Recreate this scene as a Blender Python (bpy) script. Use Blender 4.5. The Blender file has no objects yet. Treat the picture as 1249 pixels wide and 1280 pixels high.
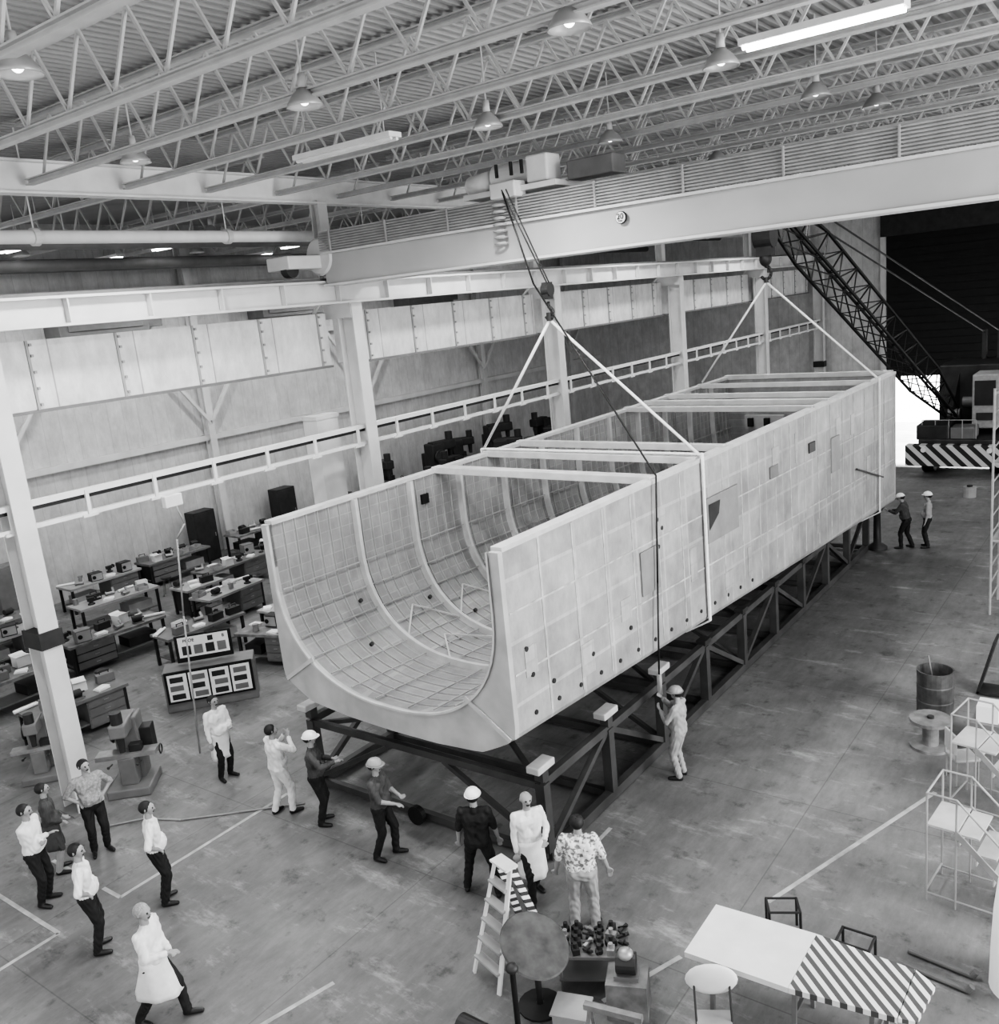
import bpy, math, random
import numpy as np
from mathutils import Vector, Matrix, Euler
random.seed(7)
SC=bpy.context.scene
COL=SC.collection
try:
    SC.view_settings.look='AgX - High Contrast'
except Exception:
    pass
# ------------------------------------------------------------ materials
def mat(name,g,rough=.6,metal=0.0,var=.12,scale=3.0,bump=0.0,emit=0.0,detail=4):
    m=bpy.data.materials.new(name);m.use_nodes=True;nt=m.node_tree;b=nt.nodes["Principled BSDF"]
    b.inputs["Roughness"].default_value=rough;b.inputs["Metallic"].default_value=metal
    tc=nt.nodes.new("ShaderNodeTexCoord");n=nt.nodes.new("ShaderNodeTexNoise");n.inputs["Scale"].default_value=scale;n.inputs["Detail"].default_value=detail
    nt.links.new(tc.outputs["Object"],n.inputs["Vector"])
    r=nt.nodes.new("ShaderNodeValToRGB")
    lo=max(0,g*(1-var));hi=min(1,g*(1+var))
    r.color_ramp.elements[0].position=.3;r.color_ramp.elements[0].color=(lo,lo,lo,1)
    r.color_ramp.elements[1].position=.7;r.color_ramp.elements[1].color=(hi,hi,hi,1)
    nt.links.new(n.outputs["Fac"],r.inputs["Fac"]);nt.links.new(r.outputs["Color"],b.inputs["Base Color"])
    if emit:
        b.inputs["Emission Color"].default_value=(1,1,1,1);b.inputs["Emission Strength"].default_value=emit
    return m
M={}
M['white']=mat('white_paint',.72,.5,var=.06)
M['cream']=mat('pale_steel_paint',.6,.5,var=.08,scale=1.5)
M['roofsteel']=mat('roof_steel_paint',.52,.5,var=.08)
M['girder']=mat('crane_girder_paint',.42,.45,var=.07,scale=.8)
M['gray']=mat('gray_paint',.18,.5)
M['midgray']=mat('mid_gray',.34,.55)
M['discgray']=mat('disc_gray',.09,.5,var=.4,scale=5,detail=8)
M['dark']=mat('dark_steel',.035,.5,var=.3)
M['cradle']=mat('cradle_dark_steel',.07,.5,var=.3,scale=2)
M['black']=mat('black_rubber',.01,.6,var=.3)
M['lamp']=mat('lamp_glow',.9,.4,emit=4)
M['tube']=mat('fluorescent_glow',.9,.4,emit=10)
M['skin']=mat('skin',.32,.55,var=.06,scale=10)
M['eye']=mat('eye_dark',.03,.3)
M['shoe']=mat('shoe_leather',.025,.4)
M['shirt']=mat('white_cotton',.75,.8,var=.08,scale=8)
M['coat']=mat('lab_coat_cotton',.75,.8,var=.08,scale=8)
M['greyshirt']=mat('gray_shirt',.3,.8,var=.3,scale=25)
M['darkcloth']=mat('dark_cloth',.02,.8,var=.3,scale=8)
M['midcloth']=mat('mid_cloth',.08,.8,var=.2,scale=8)
M['lightcloth']=mat('light_cloth',.34,.8,var=.12,scale=8)
M['hair_dark']=mat('dark_hair',.02,.6,var=.3,scale=60)
M['hair_grey']=mat('grey_hair',.3,.6,var=.3,scale=60)
M['helmet']=mat('white_helmet',.9,.3,var=.03)
M['helmetg']=mat('grey_helmet',.35,.3,var=.05)
M['wood']=mat('bench_wood',.2,.6,var=.35,scale=5)
M['paper']=mat('paper_white',.8,.8,var=.05)
M['strap']=mat('webbing_strap',.8,.7,var=.08,scale=20)
M['cable']=mat('black_cable',.02,.5)
M['tape']=mat('floor_tape',.42,.7,var=.3,scale=4)
M['glass']=mat('cab_glass',.05,.1)
M['metal']=mat('galvanised',.35,.4,.5,var=.15,scale=6)
M['shade']=mat('lamp_shade_metal',.4,.4,.2)
def floral():
    m=bpy.data.materials.new('floral_print');m.use_nodes=True;nt=m.node_tree;b=nt.nodes["Principled BSDF"];b.inputs["Roughness"].default_value=.8
    tc=nt.nodes.new("ShaderNodeTexCoord");v=nt.nodes.new("ShaderNodeTexNoise");v.inputs["Scale"].default_value=22;v.inputs["Detail"].default_value=1
    r=nt.nodes.new("ShaderNodeValToRGB");r.color_ramp.elements[0].position=.42;r.color_ramp.elements[0].color=(.22,.22,.22,1);r.color_ramp.elements[1].position=.5;r.color_ramp.elements[1].color=(.75,.75,.75,1)
    nt.links.new(tc.outputs["Object"],v.inputs["Vector"]);nt.links.new(v.outputs["Fac"],r.inputs["Fac"]);nt.links.new(r.outputs["Color"],b.inputs["Base Color"]);return m
M['floral']=floral()
def stripes(name,vec,freq,a=.75,c=.06,duty=.5):
    m=bpy.data.materials.new(name);m.use_nodes=True;nt=m.node_tree;b=nt.nodes["Principled BSDF"];b.inputs["Roughness"].default_value=.6
    tc=nt.nodes.new("ShaderNodeTexCoord");d=nt.nodes.new("ShaderNodeVectorMath");d.operation='DOT_PRODUCT';d.inputs[1].default_value=vec
    mu=nt.nodes.new("ShaderNodeMath");mu.operation='MULTIPLY';mu.inputs[1].default_value=freq
    fr=nt.nodes.new("ShaderNodeMath");fr.operation='FRACT';g=nt.nodes.new("ShaderNodeMath");g.operation='GREATER_THAN';g.inputs[1].default_value=duty
    mx=nt.nodes.new("ShaderNodeMix");mx.data_type='RGBA';mx.inputs[6].default_value=(a,a,a,1);mx.inputs[7].default_value=(c,c,c,1)
    L=nt.links.new;L(tc.outputs["Object"],d.inputs[0]);L(d.outputs["Value"],mu.inputs[0]);L(mu.outputs[0],fr.inputs[0]);L(fr.outputs[0],g.inputs[0]);L(g.outputs[0],mx.inputs[0]);L(mx.outputs[2],b.inputs["Base Color"])
    return m
def mulrgb(nt,c1,fac_out):
    mx=nt.nodes.new("ShaderNodeMix");mx.data_type='RGBA';mx.blend_type='MULTIPLY';mx.inputs[0].default_value=1
    cc=nt.nodes.new("ShaderNodeCombineColor")
    for i in range(3):nt.links.new(fac_out,cc.inputs[i])
    nt.links.new(c1,mx.inputs[6]);nt.links.new(cc.outputs[0],mx.inputs[7]);return mx.outputs[2]
def noise(nt,vec,scale,detail=6,rough=.6,lo=0,hi=1,fl=.3,fh=.7):
    n=nt.nodes.new("ShaderNodeTexNoise");n.inputs["Scale"].default_value=scale;n.inputs["Detail"].default_value=detail;n.inputs["Roughness"].default_value=rough;nt.links.new(vec,n.inputs["Vector"])
    r=nt.nodes.new("ShaderNodeMapRange");r.inputs[1].default_value=fl;r.inputs[2].default_value=fh;r.inputs[3].default_value=lo;r.inputs[4].default_value=hi;nt.links.new(n.outputs["Fac"],r.inputs[0]);return r.outputs[0]
def floor_mat():
    m=bpy.data.materials.new('worn_concrete');m.use_nodes=True;nt=m.node_tree;b=nt.nodes["Principled BSDF"];L=nt.links.new
    tc=nt.nodes.new("ShaderNodeTexCoord")
    mp=nt.nodes.new("ShaderNodeMapping");mp.inputs["Scale"].default_value=(1,.3,1);L(tc.outputs["Object"],mp.inputs[0])
    mp2=nt.nodes.new("ShaderNodeMapping");mp2.inputs["Scale"].default_value=(.4,1.2,1);mp2.inputs["Rotation"].default_value=(0,0,.6);L(tc.outputs["Object"],mp2.inputs[0])
    br=nt.nodes.new("ShaderNodeTexBrick");br.offset=0;br.inputs["Scale"].default_value=1;br.inputs["Brick Width"].default_value=4.57;br.inputs["Row Height"].default_value=4.57;br.inputs["Mortar Size"].default_value=.01
    br.inputs["Color1"].default_value=(.19,.19,.19,1);br.inputs["Color2"].default_value=(.175,.175,.175,1);br.inputs["Mortar"].default_value=(.13,.13,.13,1);L(tc.outputs["Object"],br.inputs["Vector"])
    c=mulrgb(nt,br.outputs["Color"],noise(nt,tc.outputs["Object"],.45,10,.7,.72,1.3))
    c=mulrgb(nt,c,noise(nt,mp.outputs[0],5,10,.75,.8,1.2))
    c=mulrgb(nt,c,noise(nt,mp2.outputs[0],1.6,10,.75,1.0,1.8,.55,.68))
    c=mulrgb(nt,c,noise(nt,tc.outputs["Object"],2.3,8,.7,.55,1.0,.32,.44))
    L(c,b.inputs["Base Color"]);L(noise(nt,tc.outputs["Object"],.6,6,.6,.7,.42),b.inputs["Roughness"])
    return m
M['floor']=floor_mat()
def panel_mat(name,a,c,bw,bh,mortar=.02,mort=.6,axis='YZ',var=.3,rough=.5,fine=True):
    m=bpy.data.materials.new(name);m.use_nodes=True;nt=m.node_tree;b=nt.nodes["Principled BSDF"];L=nt.links.new
    b.inputs["Roughness"].default_value=rough;b.inputs["Metallic"].default_value=.1
    tc=nt.nodes.new("ShaderNodeTexCoord");sp=nt.nodes.new("ShaderNodeSeparateXYZ");cb=nt.nodes.new("ShaderNodeCombineXYZ");L(tc.outputs["Object"],sp.inputs[0])
    L(sp.outputs[axis[0]],cb.inputs[0]);L(sp.outputs[axis[1]],cb.inputs[1])
    br=nt.nodes.new("ShaderNodeTexBrick");br.offset=0;br.inputs["Scale"].default_value=1;br.inputs["Brick Width"].default_value=bw;br.inputs["Row Height"].default_value=bh;br.inputs["Mortar Size"].default_value=mortar
    br.inputs["Color1"].default_value=(a,a,a,1);br.inputs["Color2"].default_value=(c,c,c,1);br.inputs["Mortar"].default_value=(mort,mort,mort,1);L(cb.outputs[0],br.inputs["Vector"])
    cc=mulrgb(nt,br.outputs["Color"],noise(nt,tc.outputs["Object"],1.3,6,.6,1-var,1.1))
    if fine:
        mp=nt.nodes.new("ShaderNodeMapping");mp.inputs["Scale"].default_value=(1,1.2,.5);L(tc.outputs["Object"],mp.inputs[0])
        cc=mulrgb(nt,cc,noise(nt,mp.outputs[0],3.5,9,.75,.84,1.16))
    L(cc,b.inputs["Base Color"]);return m
M['hull']=panel_mat('hull_sheet_metal',.34,.42,.92,.95,.03,.46,var=.32)
M['hull2']=panel_mat('hull_patch_metal',.42,.46,.3,.3,.02,.4,var=.3)
M['liner']=panel_mat('hull_inner_liner',.28,.32,.26,.22,.01,.36,var=.2)
M['wall']=panel_mat('painted_ribbed_wall',.54,.57,.6,30,.015,.48,var=.1)
M['wallx']=panel_mat('painted_ribbed_end_wall',.58,.61,.6,30,.015,.5,axis='XZ',var=.1)
M['band']=panel_mat('duct_panel_paint',.6,.68,1.8,3,.015,.35,var=.14)
M['deck']=mat('roof_deck_paint',.36,.6,var=.12,scale=.5)
M['frameface']=mat('front_frame_metal',.42,.5,var=.2,scale=1.6,detail=8)
M['lightrib']=mat('slim_rib_metal',.38,.5,var=.12)
M['ribm']=mat('rib_metal',.5,.5,var=.12)
M['seam']=mat('seam_metal',.45,.5,var=.3,scale=5)
M['apron']=mat('outdoor_apron_concrete',.75,.8,var=.1)
# ------------------------------------------------------------ mesh builder
class MB:
    def __init__(s,o=(0,0,0)):s.v=[];s.f=[];s.o=Vector(o)
    def add(s,vs,fs):
        k=len(s.v);s.v+=[tuple(Vector(v)-s.o) for v in vs];s.f+=[tuple(i+k for i in f) for f in fs];return s
    def box(s,c,d,rot=None):
        c=Vector(c);R=Euler(rot).to_matrix() if rot else Matrix.Identity(3)
        vs=[c+R@Vector((x*d[0]/2,y*d[1]/2,z*d[2]/2)) for x in(-1,1) for y in(-1,1) for z in(-1,1)]
        return s.add(vs,[(0,1,3,2),(4,6,7,5),(0,4,5,1),(2,3,7,6),(0,2,6,4),(1,5,7,3)])
    def frame(s,p,q,up=(0,0,1)):
        d=(Vector(q)-Vector(p));L=d.length;d.normalize();u=Vector(up)
        if abs(d.dot(u))>.98:u=Vector((0,1,0))
        a=d.cross(u).normalized();b=a.cross(d).normalized();return d,a,b
    def beam(s,p,q,w,h,up=(0,0,1)):
        d,a,b=s.frame(p,q,up);p=Vector(p);q=Vector(q)
        vs=[e+a*x*w/2+b*y*h/2 for e in(p,q) for x in(-1,1) for y in(-1,1)]
        return s.add(vs,[(0,1,3,2),(4,6,7,5),(0,4,5,1),(2,3,7,6),(0,2,6,4),(1,5,7,3)])
    def ibeam(s,p,q,w,h,t=.03,up=(0,0,1)):
        d,a,b=s.frame(p,q,up);p=Vector(p);q=Vector(q)
        s.beam(p+b*(h/2-t/2),q+b*(h/2-t/2),w,t,up);s.beam(p-b*(h/2-t/2),q-b*(h/2-t/2),w,t,up);s.beam(p,q,t,h-2*t,up);return s
    def tube(s,p,q,r1,r2=None,n=12,cap=True):
        r2=r1 if r2 is None else r2;d,a,b=s.frame(p,q);p=Vector(p);q=Vector(q);vs=[]
        for e,r in((p,r1),(q,r2)):
            for i in range(n):
                t=2*math.pi*i/n;vs.append(e+a*math.cos(t)*r+b*math.sin(t)*r)
        fs=[(i,(i+1)%n,n+(i+1)%n,n+i) for i in range(n)]
        if cap:fs+=[tuple(range(n))[::-1],tuple(range(n,2*n))]
        return s.add(vs,fs)
    def path(s,pts,r,n=8):
        for a,b in zip(pts,pts[1:]):s.tube(a,b,r,r,n)
        for a in pts[1:-1]:s.sph(a,(r,r,r),8,6)
        return s
    def lathe(s,c,prof,n=20,ax=(0,0,1)):
        d,a,b=s.frame((0,0,0),ax);c=Vector(c);vs=[];k=len(prof)
        for r,z in prof:
            for i in range(n):
                t=2*math.pi*i/n;vs.append(c+a*math.cos(t)*r+b*math.sin(t)*r+d*z)
        fs=[(j*n+i,j*n+(i+1)%n,(j+1)*n+(i+1)%n,(j+1)*n+i) for j in range(k-1) for i in range(n)]
        return s.add(vs,fs)
    def sph(s,c,r,n=14,m=9,lo=-1.0,Mx=None):
        c=Vector(c);vs=[];Mx=Mx or Matrix.Identity(3)
        a0=math.asin(lo)
        for j in range(m+1):
            p=a0+(math.pi/2-a0)*j/m
            for i in range(n):
                t=2*math.pi*i/n;vs.append(c+Mx@Vector((r[0]*math.cos(p)*math.cos(t),r[1]*math.cos(p)*math.sin(t),r[2]*math.sin(p))))
        fs=[(j*n+i,j*n+(i+1)%n,(j+1)*n+(i+1)%n,(j+1)*n+i) for j in range(m) for i in range(n)]
        return s.add(vs,fs)
    def obj(s,name,m,parent=None,smooth=False,bev=0,label=None,solid=0):
        me=bpy.data.meshes.new(name);me.from_pydata(s.v,[],s.f);me.update()
        ms=m if isinstance(m,(list,tuple)) else [m]
        for x in ms:me.materials.append(M[x] if isinstance(x,str) else x)
        if smooth:
            for p in me.polygons:p.use_smooth=True
        o=bpy.data.objects.new(name,me);COL.objects.link(o)
        if parent:o.parent=parent
        if solid:
            k=o.modifiers.new("s","SOLIDIFY");k.thickness=solid
        if bev:
            b=o.modifiers.new("b","BEVEL");b.width=bev;b.segments=2;b.limit_method='ANGLE'
        if label:o["label"]=label
        return o
def root(name,label,cat,loc=(0,0,0),rz=0.0,group=None):
    e=bpy.data.objects.new(name,None);e.empty_display_size=.2;COL.objects.link(e);e.location=loc;e.rotation_euler=(0,0,rz)
    e["label"]=label;e["category"]=cat
    if group:e["group"]=group
    return e
def tag(o,label,cat,group=None,loc=None):
    o["label"]=label;o["category"]=cat
    if group:o["group"]=group
    if loc is not None:o.location=loc
    return o
def struct(o):o["kind"]="structure";return o
# ------------------------------------------------------------ camera
psi,th,ro,h=.6521,.2244,-.0996,8.6617
r0=Vector((math.cos(psi),math.sin(psi),0));fw=Vector((-math.sin(psi)*math.cos(th),math.cos(psi)*math.cos(th),-math.sin(th)))
u0=r0.cross(fw);rr=r0*math.cos(ro)+u0*math.sin(ro);uu=-r0*math.sin(ro)+u0*math.cos(ro)
cd=bpy.data.cameras.new("camera");cam=bpy.data.objects.new("camera",cd);COL.objects.link(cam)
Rm=Matrix((rr,uu,-fw)).transposed().to_4x4();Rm.translation=Vector((0,0,h));cam.matrix_world=Rm
cd.sensor_width=36;cd.lens=1139.32*36/1280;cd.clip_end=300;SC.camera=cam
# ------------------------------------------------------------ shell
XW=-31.0;YE=54.0;XR=9.0;YN=-3.0;ZD=12.72
struct(MB().box(((XW+XR)/2,(YN+YE)/2,-.1),(XR-XW,YE-YN,.2)).obj("floor",'floor'))
tag(MB().box((0,0,-.1),(60,30,.2)).obj("outdoor_apron",'apron'),"sunlit pale concrete apron outside the hangar door","pavement",loc=(-8,YE+15.0,-.01))
vs=[];fs=[];x=XW;prof=[]
while x<XR:
    prof+=[(x,0),(x+.07,0),(x+.1,.05),(x+.17,.05)];x+=.2
for X,z in prof:vs+=[(X,YN,ZD+z),(X,YE,ZD+z)]
for k in range(len(prof)-1):fs.append((2*k,2*k+1,2*k+3,2*k+2))
struct(MB().add(vs,fs).obj("ceiling",'deck',solid=.02))
struct(MB().box((XW-.1,(YN+YE)/2,6.4),(.2,YE-YN,12.8)).obj("wall_left",'wall'))
w=MB();DX0,DX1=-13.3,3.0
w.box(((XW+DX0)/2,YE+.1,6.4),(DX0-XW,.2,12.8)).box(((DX0+DX1)/2,YE+.1,12.1),(DX1-DX0,.2,1.4)).box(((XR+DX1)/2,YE+.1,6.4),(XR-DX1,.2,12.8))
struct(w.obj("wall_back",'wallx'))
d=MB().box(((DX0+DX1)/2,YE+.1,7.0),(DX1-DX0,.06,8.9))
for k in range(22):
    z0=2.6+k*.4;d.box(((DX0+DX1)/2,YE+.06,z0+.19),(DX1-DX0,.06,.37))
struct(d.obj("door_1",'black'))
struct(MB().box(((DX0+DX1)/2,YE-.35,10.75),(DX1-DX0,.7,1.3)).obj("trim_1",'dark'))
struct(MB().box((DX0,YE-.1,5.7),(.25,.3,11.4)).obj("trim_2",'cream'))
# ------------------------------------------------------------ columns
cx=-16.59
def column(y):
    e=root("steel_column","tall pale painted steel H column carrying the crane runway","column",(cx,y,0),group="building columns along the crane runway")
    MB().ibeam((0,0,0),(0,0,9.0),.36,.55,.035,up=(1,0,0)).obj("shaft",'cream',e)
    MB().box((0,0,.02),(.6,.6,.04)).obj("base_plate",'gray',e)
    MB().ibeam((-.6,.0,8.8),(-.6,0,11.5),.3,.3,.03,up=(1,0,0)).obj("upper_shaft",'cream',e)
    MB().box((0,0,3.5),(.62,.44,.32)).obj("collar",'dark',e,label="dark painted band around the column")
    MB().beam((-.7,.0,8.85),(.25,0,8.85),.4,.35).obj("bracket",'cream',e)
for y in(7.55,16.45,25.6,34.9,44.3,53.2):column(y)
e=root("electrical_enclosure","tall pale steel enclosure standing beside a column","electrical cabinet",(-17.9,16.2,0))
MB().box((0,0,3.1),(.5,.75,6.2)).box((0,0,6.25),(.55,.8,.1)).obj("casing",'cream',e)
dr=MB().box((.26,0,1.6),(.02,.65,2.6)).obj("door",'cream',e);MB().box((.285,.25,1.5),(.03,.04,.16)).obj("handle",'dark',dr)
e=root("crane_runway_beam","long pale steel runway beam with a crane rail on top","beam",(cx+.15,0,9.02))
MB().ibeam((0,2,.27),(0,YE,.27),.42,.54,.05).obj("beam",'cream',e)
MB().box((0,28,.57),(.08,52,.07)).obj("rail",'gray',e)
for k in range(30):
    MB().box((.12,4+k*1.7,.27),(.14,.03,.44)).obj("stiffener",'cream',e)
e=root("roof_girder","deep pale steel girder supporting the roof joists","girder",(cx-.6,0,11.43))
MB().ibeam((0,1,.3),(0,YE,.3),.32,.6,.04).obj("beam",'white',e)
bays=[(1.5,7.2),(7.9,16.1),(16.8,25.3),(25.9,34.6),(35.2,44.0),(44.6,52.9)]
for a,c in bays:
    e=root("duct_section","large pale sheet metal duct with bolted seams behind the columns","duct",(cx-.75,0,7.55),group="sheet metal duct sections")
    MB().box((0,(a+c)/2,.64),(.5,c-a,1.28)).obj("casing",'band',e)
    y=a+.7
    while y<c:
        m=MB().box((.265,y,.64),(.03,.05,1.28))
        for zz in(.1,.4,.7,1.0,1.2):m.box((.285,y+.06,zz),(.03,.05,.05))
        m.obj("seam",'midgray',e);y+=1.8
    MB().box((.12,(a+c)/2,-.02),(.4,c-a,.05)).obj("flange",'gray',e)
    for yy in(a+.15,c-.15):MB().beam((0,yy,1.28),(.35,yy,1.6),.06,.06).obj("hanger_bracket",'cream',e)
e=root("service_rail","pale double pipe rail on hangers running along the columns","rail",(cx+.02,0,5.55))
MB().box((0,29,.42),(.16,50,.1)).obj("upper_rail",'white',e)
MB().box((0,29,0),(.12,50,.08)).obj("lower_rail",'white',e)
MB().box((-.3,29,.3),(.06,50,.12)).obj("rear_rail",'gray',e)
MB().box((-.02,29,.33),(.04,50,.07)).obj("conductor_bar",'dark',e)
for k in range(34):
    y=4.5+k*1.45
    MB().box((.08,y,.2),(.05,.07,.5)).box((.08,y,-.04),(.06,.3,.05)).obj("hanger",'white',e)
e=root("overhead_pipe","fat pale pipe running above the crane runway","pipe",(cx-1.2,0,10.75))
MB().tube((0,3,0),(0,50,0),.13,n=16).obj("pipe",'white',e,smooth=True)
for k in range(10):
    MB().tube((0,5+k*4.5,0),(0,5.12+k*4.5,0),.17,n=16).obj("coupling",'cream',e)
    MB().tube((0,5.06+k*4.5,.1),(0,5.06+k*4.5,ZD-10.75),.015,n=6).obj("hanger_rod",'cream',e)
for y in(6.,14.,22.,31.,40.,49.):
    e=root("wall_frame","pale steel wall column with diagonal knee braces","wall frame",(XW+.25,y,0),group="wall frames")
    MB().ibeam((0,0,0),(0,0,12.4),.3,.35,.03,up=(1,0,0)).obj("wall_column",'cream',e)
    MB().beam((.15,0,5.2),(.15,2.3,8.2),.12,.12).obj("brace",'cream',e)
    MB().beam((.15,0,5.2),(.15,-2.3,8.2),.12,.12).obj("brace",'cream',e)
for z in(4.6,8.3,10.4):
    tag(MB((XW+.3,28,z)).box((XW+.12,28,z),(.16,50,.22)).obj("wall_girt",'cream'),"horizontal pale steel girt fixed along the wall","girt","wall girts",loc=(XW+.3,28,z))
for x_,z_ in((-21,11.0),(-25.5,10.9),(-29.9,11.2)):
    e=root("side_bay_pipe","gray pipe hung on rods under the roof","pipe",(x_,5,z_),group="side bay pipes")
    MB().tube((0,0,0),(0,45,0),.16,n=12).obj("pipe",'gray',e,smooth=True)
    for k in range(8):MB().tube((0,1+k*6,.1),(0,1+k*6,ZD-z_),.015,n=6).obj("hanger_rod",'roofsteel',e)
for y_,z_ in((9.8,9.4),(18,9.35),(26.6,9.4),(35.5,9.35)):
    tag(MB().box((0,0,0),(1.0,3.4,.8)).box((.52,0,0),(.05,2.8,.5)).box((0,2.0,-.1),(.6,.7,.4)).obj("air_handling_duct",'gray',bev=.02),"dark rectangular air duct on the upper wall","duct","upper wall ducts",loc=(XW+.5,y_,z_))
# ------------------------------------------------------------ roof joists
JZ=11.62;JT=12.62
def proto(f,m):
    o=f.obj("tmp",m);me=o.data;bpy.data.objects.remove(o);return me
meTop=proto(MB().ibeam((-.45,0,0),(20.5,0,0),.13,.1,.022),'roofsteel')
meBot=proto(MB().ibeam((-.45,0,0),(20.5,0,0),.14,.11,.022),'roofsteel')
meWa=proto(MB().beam((0,0,.05),(.55,0,.95),.038,.038),'roofsteel')
meWb=proto(MB().beam((.55,0,.95),(1.1,0,.05),.038,.038),'roofsteel')
meTopS=proto(MB().ibeam((-.4,0,0),(-14,0,0),.14,.11,.022),'roofsteel')
def addc(name,me,par,loc):
    o=bpy.data.objects.new(name,me);COL.objects.link(o);o.parent=par;o.location=loc;return o
y=3.4;k=0
while y<YE-.5:
    e=root("roof_joist","pale open-web steel roof joist with zigzag bracing","roof joist",(cx,y,JZ),group="roof joists over the main hall")
    addc("top_chord",meTop,e,(0,0,JT-JZ));addc("bottom_chord",meBot,e,(0,0,0))
    nw=18 if y<30 else 0
    for i in range(nw):
        addc("diagonal",meWa,e,(.1+i*1.1,0,0));addc("diagonal",meWb,e,(.1+i*1.1,0,0))
    if not nw:
        m=MB()
        for i in range(18):
            m.beam((.1+i*1.1,0,.05),(.65+i*1.1,0,.95),.045,.045).beam((.65+i*1.1,0,.95),(1.2+i*1.1,0,.05),.045,.045)
        m.obj("web_bracing",'roofsteel',e)
    if k%2==0:
        e2=root("roof_joist","pale open-web steel roof joist in the side bay","roof joist",(cx-.4,y,JZ-.1),group="roof joists over the side bay")
        addc("top_chord",meTopS,e2,(0,0,1.0));addc("bottom_chord",meTopS,e2,(0,0,0))
        m=MB()
        for i in range(11):
            m.beam((-.4-i*1.24,0,.05),(-1.02-i*1.24,0,.95),.045,.045).beam((-1.02-i*1.24,0,.95),(-1.64-i*1.24,0,.05),.045,.045)
        m.obj("web_bracing",'roofsteel',e2)
    y+=1.95;k+=1
# ------------------------------------------------------------ lamps
D=math.radians
def pend(x,y,z,on=1,e_=0):
    e=root("pendant_lamp","industrial pendant lamp with a bell shaped metal shade","lamp",(x,y,z),group="pendant lamps")
    MB().lathe((0,0,0),[(.24,0),(.22,.05),(.15,.15),(.08,.21),(.07,.23)],24).obj("shade",'shade',e,smooth=True,solid=.01)
    MB().tube((0,0,.22),(0,0,.42),.065,.05,14).obj("ballast_housing",'roofsteel',e,smooth=True)
    MB().tube((0,0,.4),(0,0,ZD-z),.014,n=8).obj("stem",'roofsteel',e)
    MB().sph((0,0,.1),(.07,.07,.08)).obj("bulb",'lamp' if on else 'white',e,smooth=True)
    if e_:
        l=bpy.data.lights.new("lamp_light","SPOT");l.energy=e_;l.spot_size=2.9;l.spot_blend=.6;l.shadow_soft_size=.3
        lo=bpy.data.objects.new("lamp_light",l);COL.objects.link(lo);lo.parent=e;lo.location=(0,0,-.05)
for x_,y_ in((-9.9,5.5),(-9.6,9.2),(-5.5,9.3),(-5.2,12.7),(-13.9,9.4),(-5.1,16.4),(-9.3,12.9),(-9.1,16.6),(-4.7,18.6),(-13.9,20),(-9.2,22),(-9.2,28),(-4.7,25),(-14,30),(-9,38),(-14,40)):
    pend(x_,y_,11.45,1,720 if x_ in(-9.9,-9.6,-5.5,-9.3,-9.2,-14,-9,-13.9) else 0)
for x_,y_ in((-22.7,11),(-21.9,16.8),(-22,24),(-22,32),(-27,14),(-27,20),(-27,28)):
    pend(x_,y_,11.3,1,700)
def fluo(x,y,z,L,on,ax=0):
    e=root("fluorescent_fixture","long tube light fixture hung below the joists","light fixture",(x,y,z),rz=0 if ax==0 else math.pi/2,group="fluorescent fixtures")
    MB().box((0,0,.06),(L,.3,.08)).obj("housing",'white',e)
    MB().tube((-L/2+.03,-.07,0),(L/2-.03,-.07,0),.03,n=8).obj("tube",'tube' if on else 'white',e)
    MB().tube((-L/2+.03,.07,0),(L/2-.03,.07,0),.03,n=8).obj("tube",'tube' if on else 'white',e)
    for s in(-1,1):MB().tube((s*L*.4,0,.1),(s*L*.4,0,ZD-z),.012,n=6).obj("hanger_rod",'roofsteel',e)
fluo(-3.6,11.8,11.4,1.9,1);fluo(-11.5,11.8,11.4,2.3,0)
for x_,y_ in((-23.9,12.5),(-23.9,17),(-23.9,22),(-27.9,17),(-27.9,23),(-27.3,30),(-19.5,29),(-19.5,36)):fluo(x_,y_,11.2,2.2,1)
# ------------------------------------------------------------ bridge crane
BY=15.4
e=root("bridge_crane","long pale overhead bridge crane girder with ribbed walkway guard","overhead crane",(-16.6,BY,9.45))
Lb=20.0;xs=.42
MB().box(((Lb+xs)/2,.3,.36),(Lb-xs,.55,.68)).obj("box_girder",'girder',e,bev=.02)
for zz in(.0,.72):MB().box(((Lb+xs)/2,.3,zz),(Lb-xs,.73,.05)).obj("flange",'cream',e)
m=MB()
for k in range(8):m.box(((Lb+xs)/2,-.03,.79+k*.055),(Lb-xs,.05,.03))
m.box(((Lb+xs)/2,0,.98),(Lb-xs,.02,.44)).obj("ribbed_guard",'midgray',e)
for k in range(12):MB().box((.8+k*1.75,-.07,.98),(.03,.04,.46)).obj("guard_post",'midgray',e)
m=MB();m.lathe((.3,-.02,.66),[(.0,0),(.38,0),(.43,.05),(.43,.5),(.38,.55),(0,.55)],24,ax=(0,1,0));m.obj("rounded_end_cap",'cream',e,smooth=False)
MB().box((.0,.3,.55),(.75,2.6,.3)).obj("end_truck",'cream',e,bev=.03)
for s in(-.8,1.4):MB().tube((.05,s,.41),(.25,s,.41),.19,n=18).obj("wheel",'dark',e)
MB().box(((Lb+xs)/2,1.5,.45),(Lb-xs,.4,.8)).obj("rear_girder",'girder',e)
px_,pz_=8.3,.5
MB().tube((px_,-.02,pz_),(px_,-.06,pz_),.11,n=24).obj("number_plate",'black',e)
MB().tube((px_,-.05,pz_),(px_,-.07,pz_),.098,n=24).obj("number_plate_face",'white',e)
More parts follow.
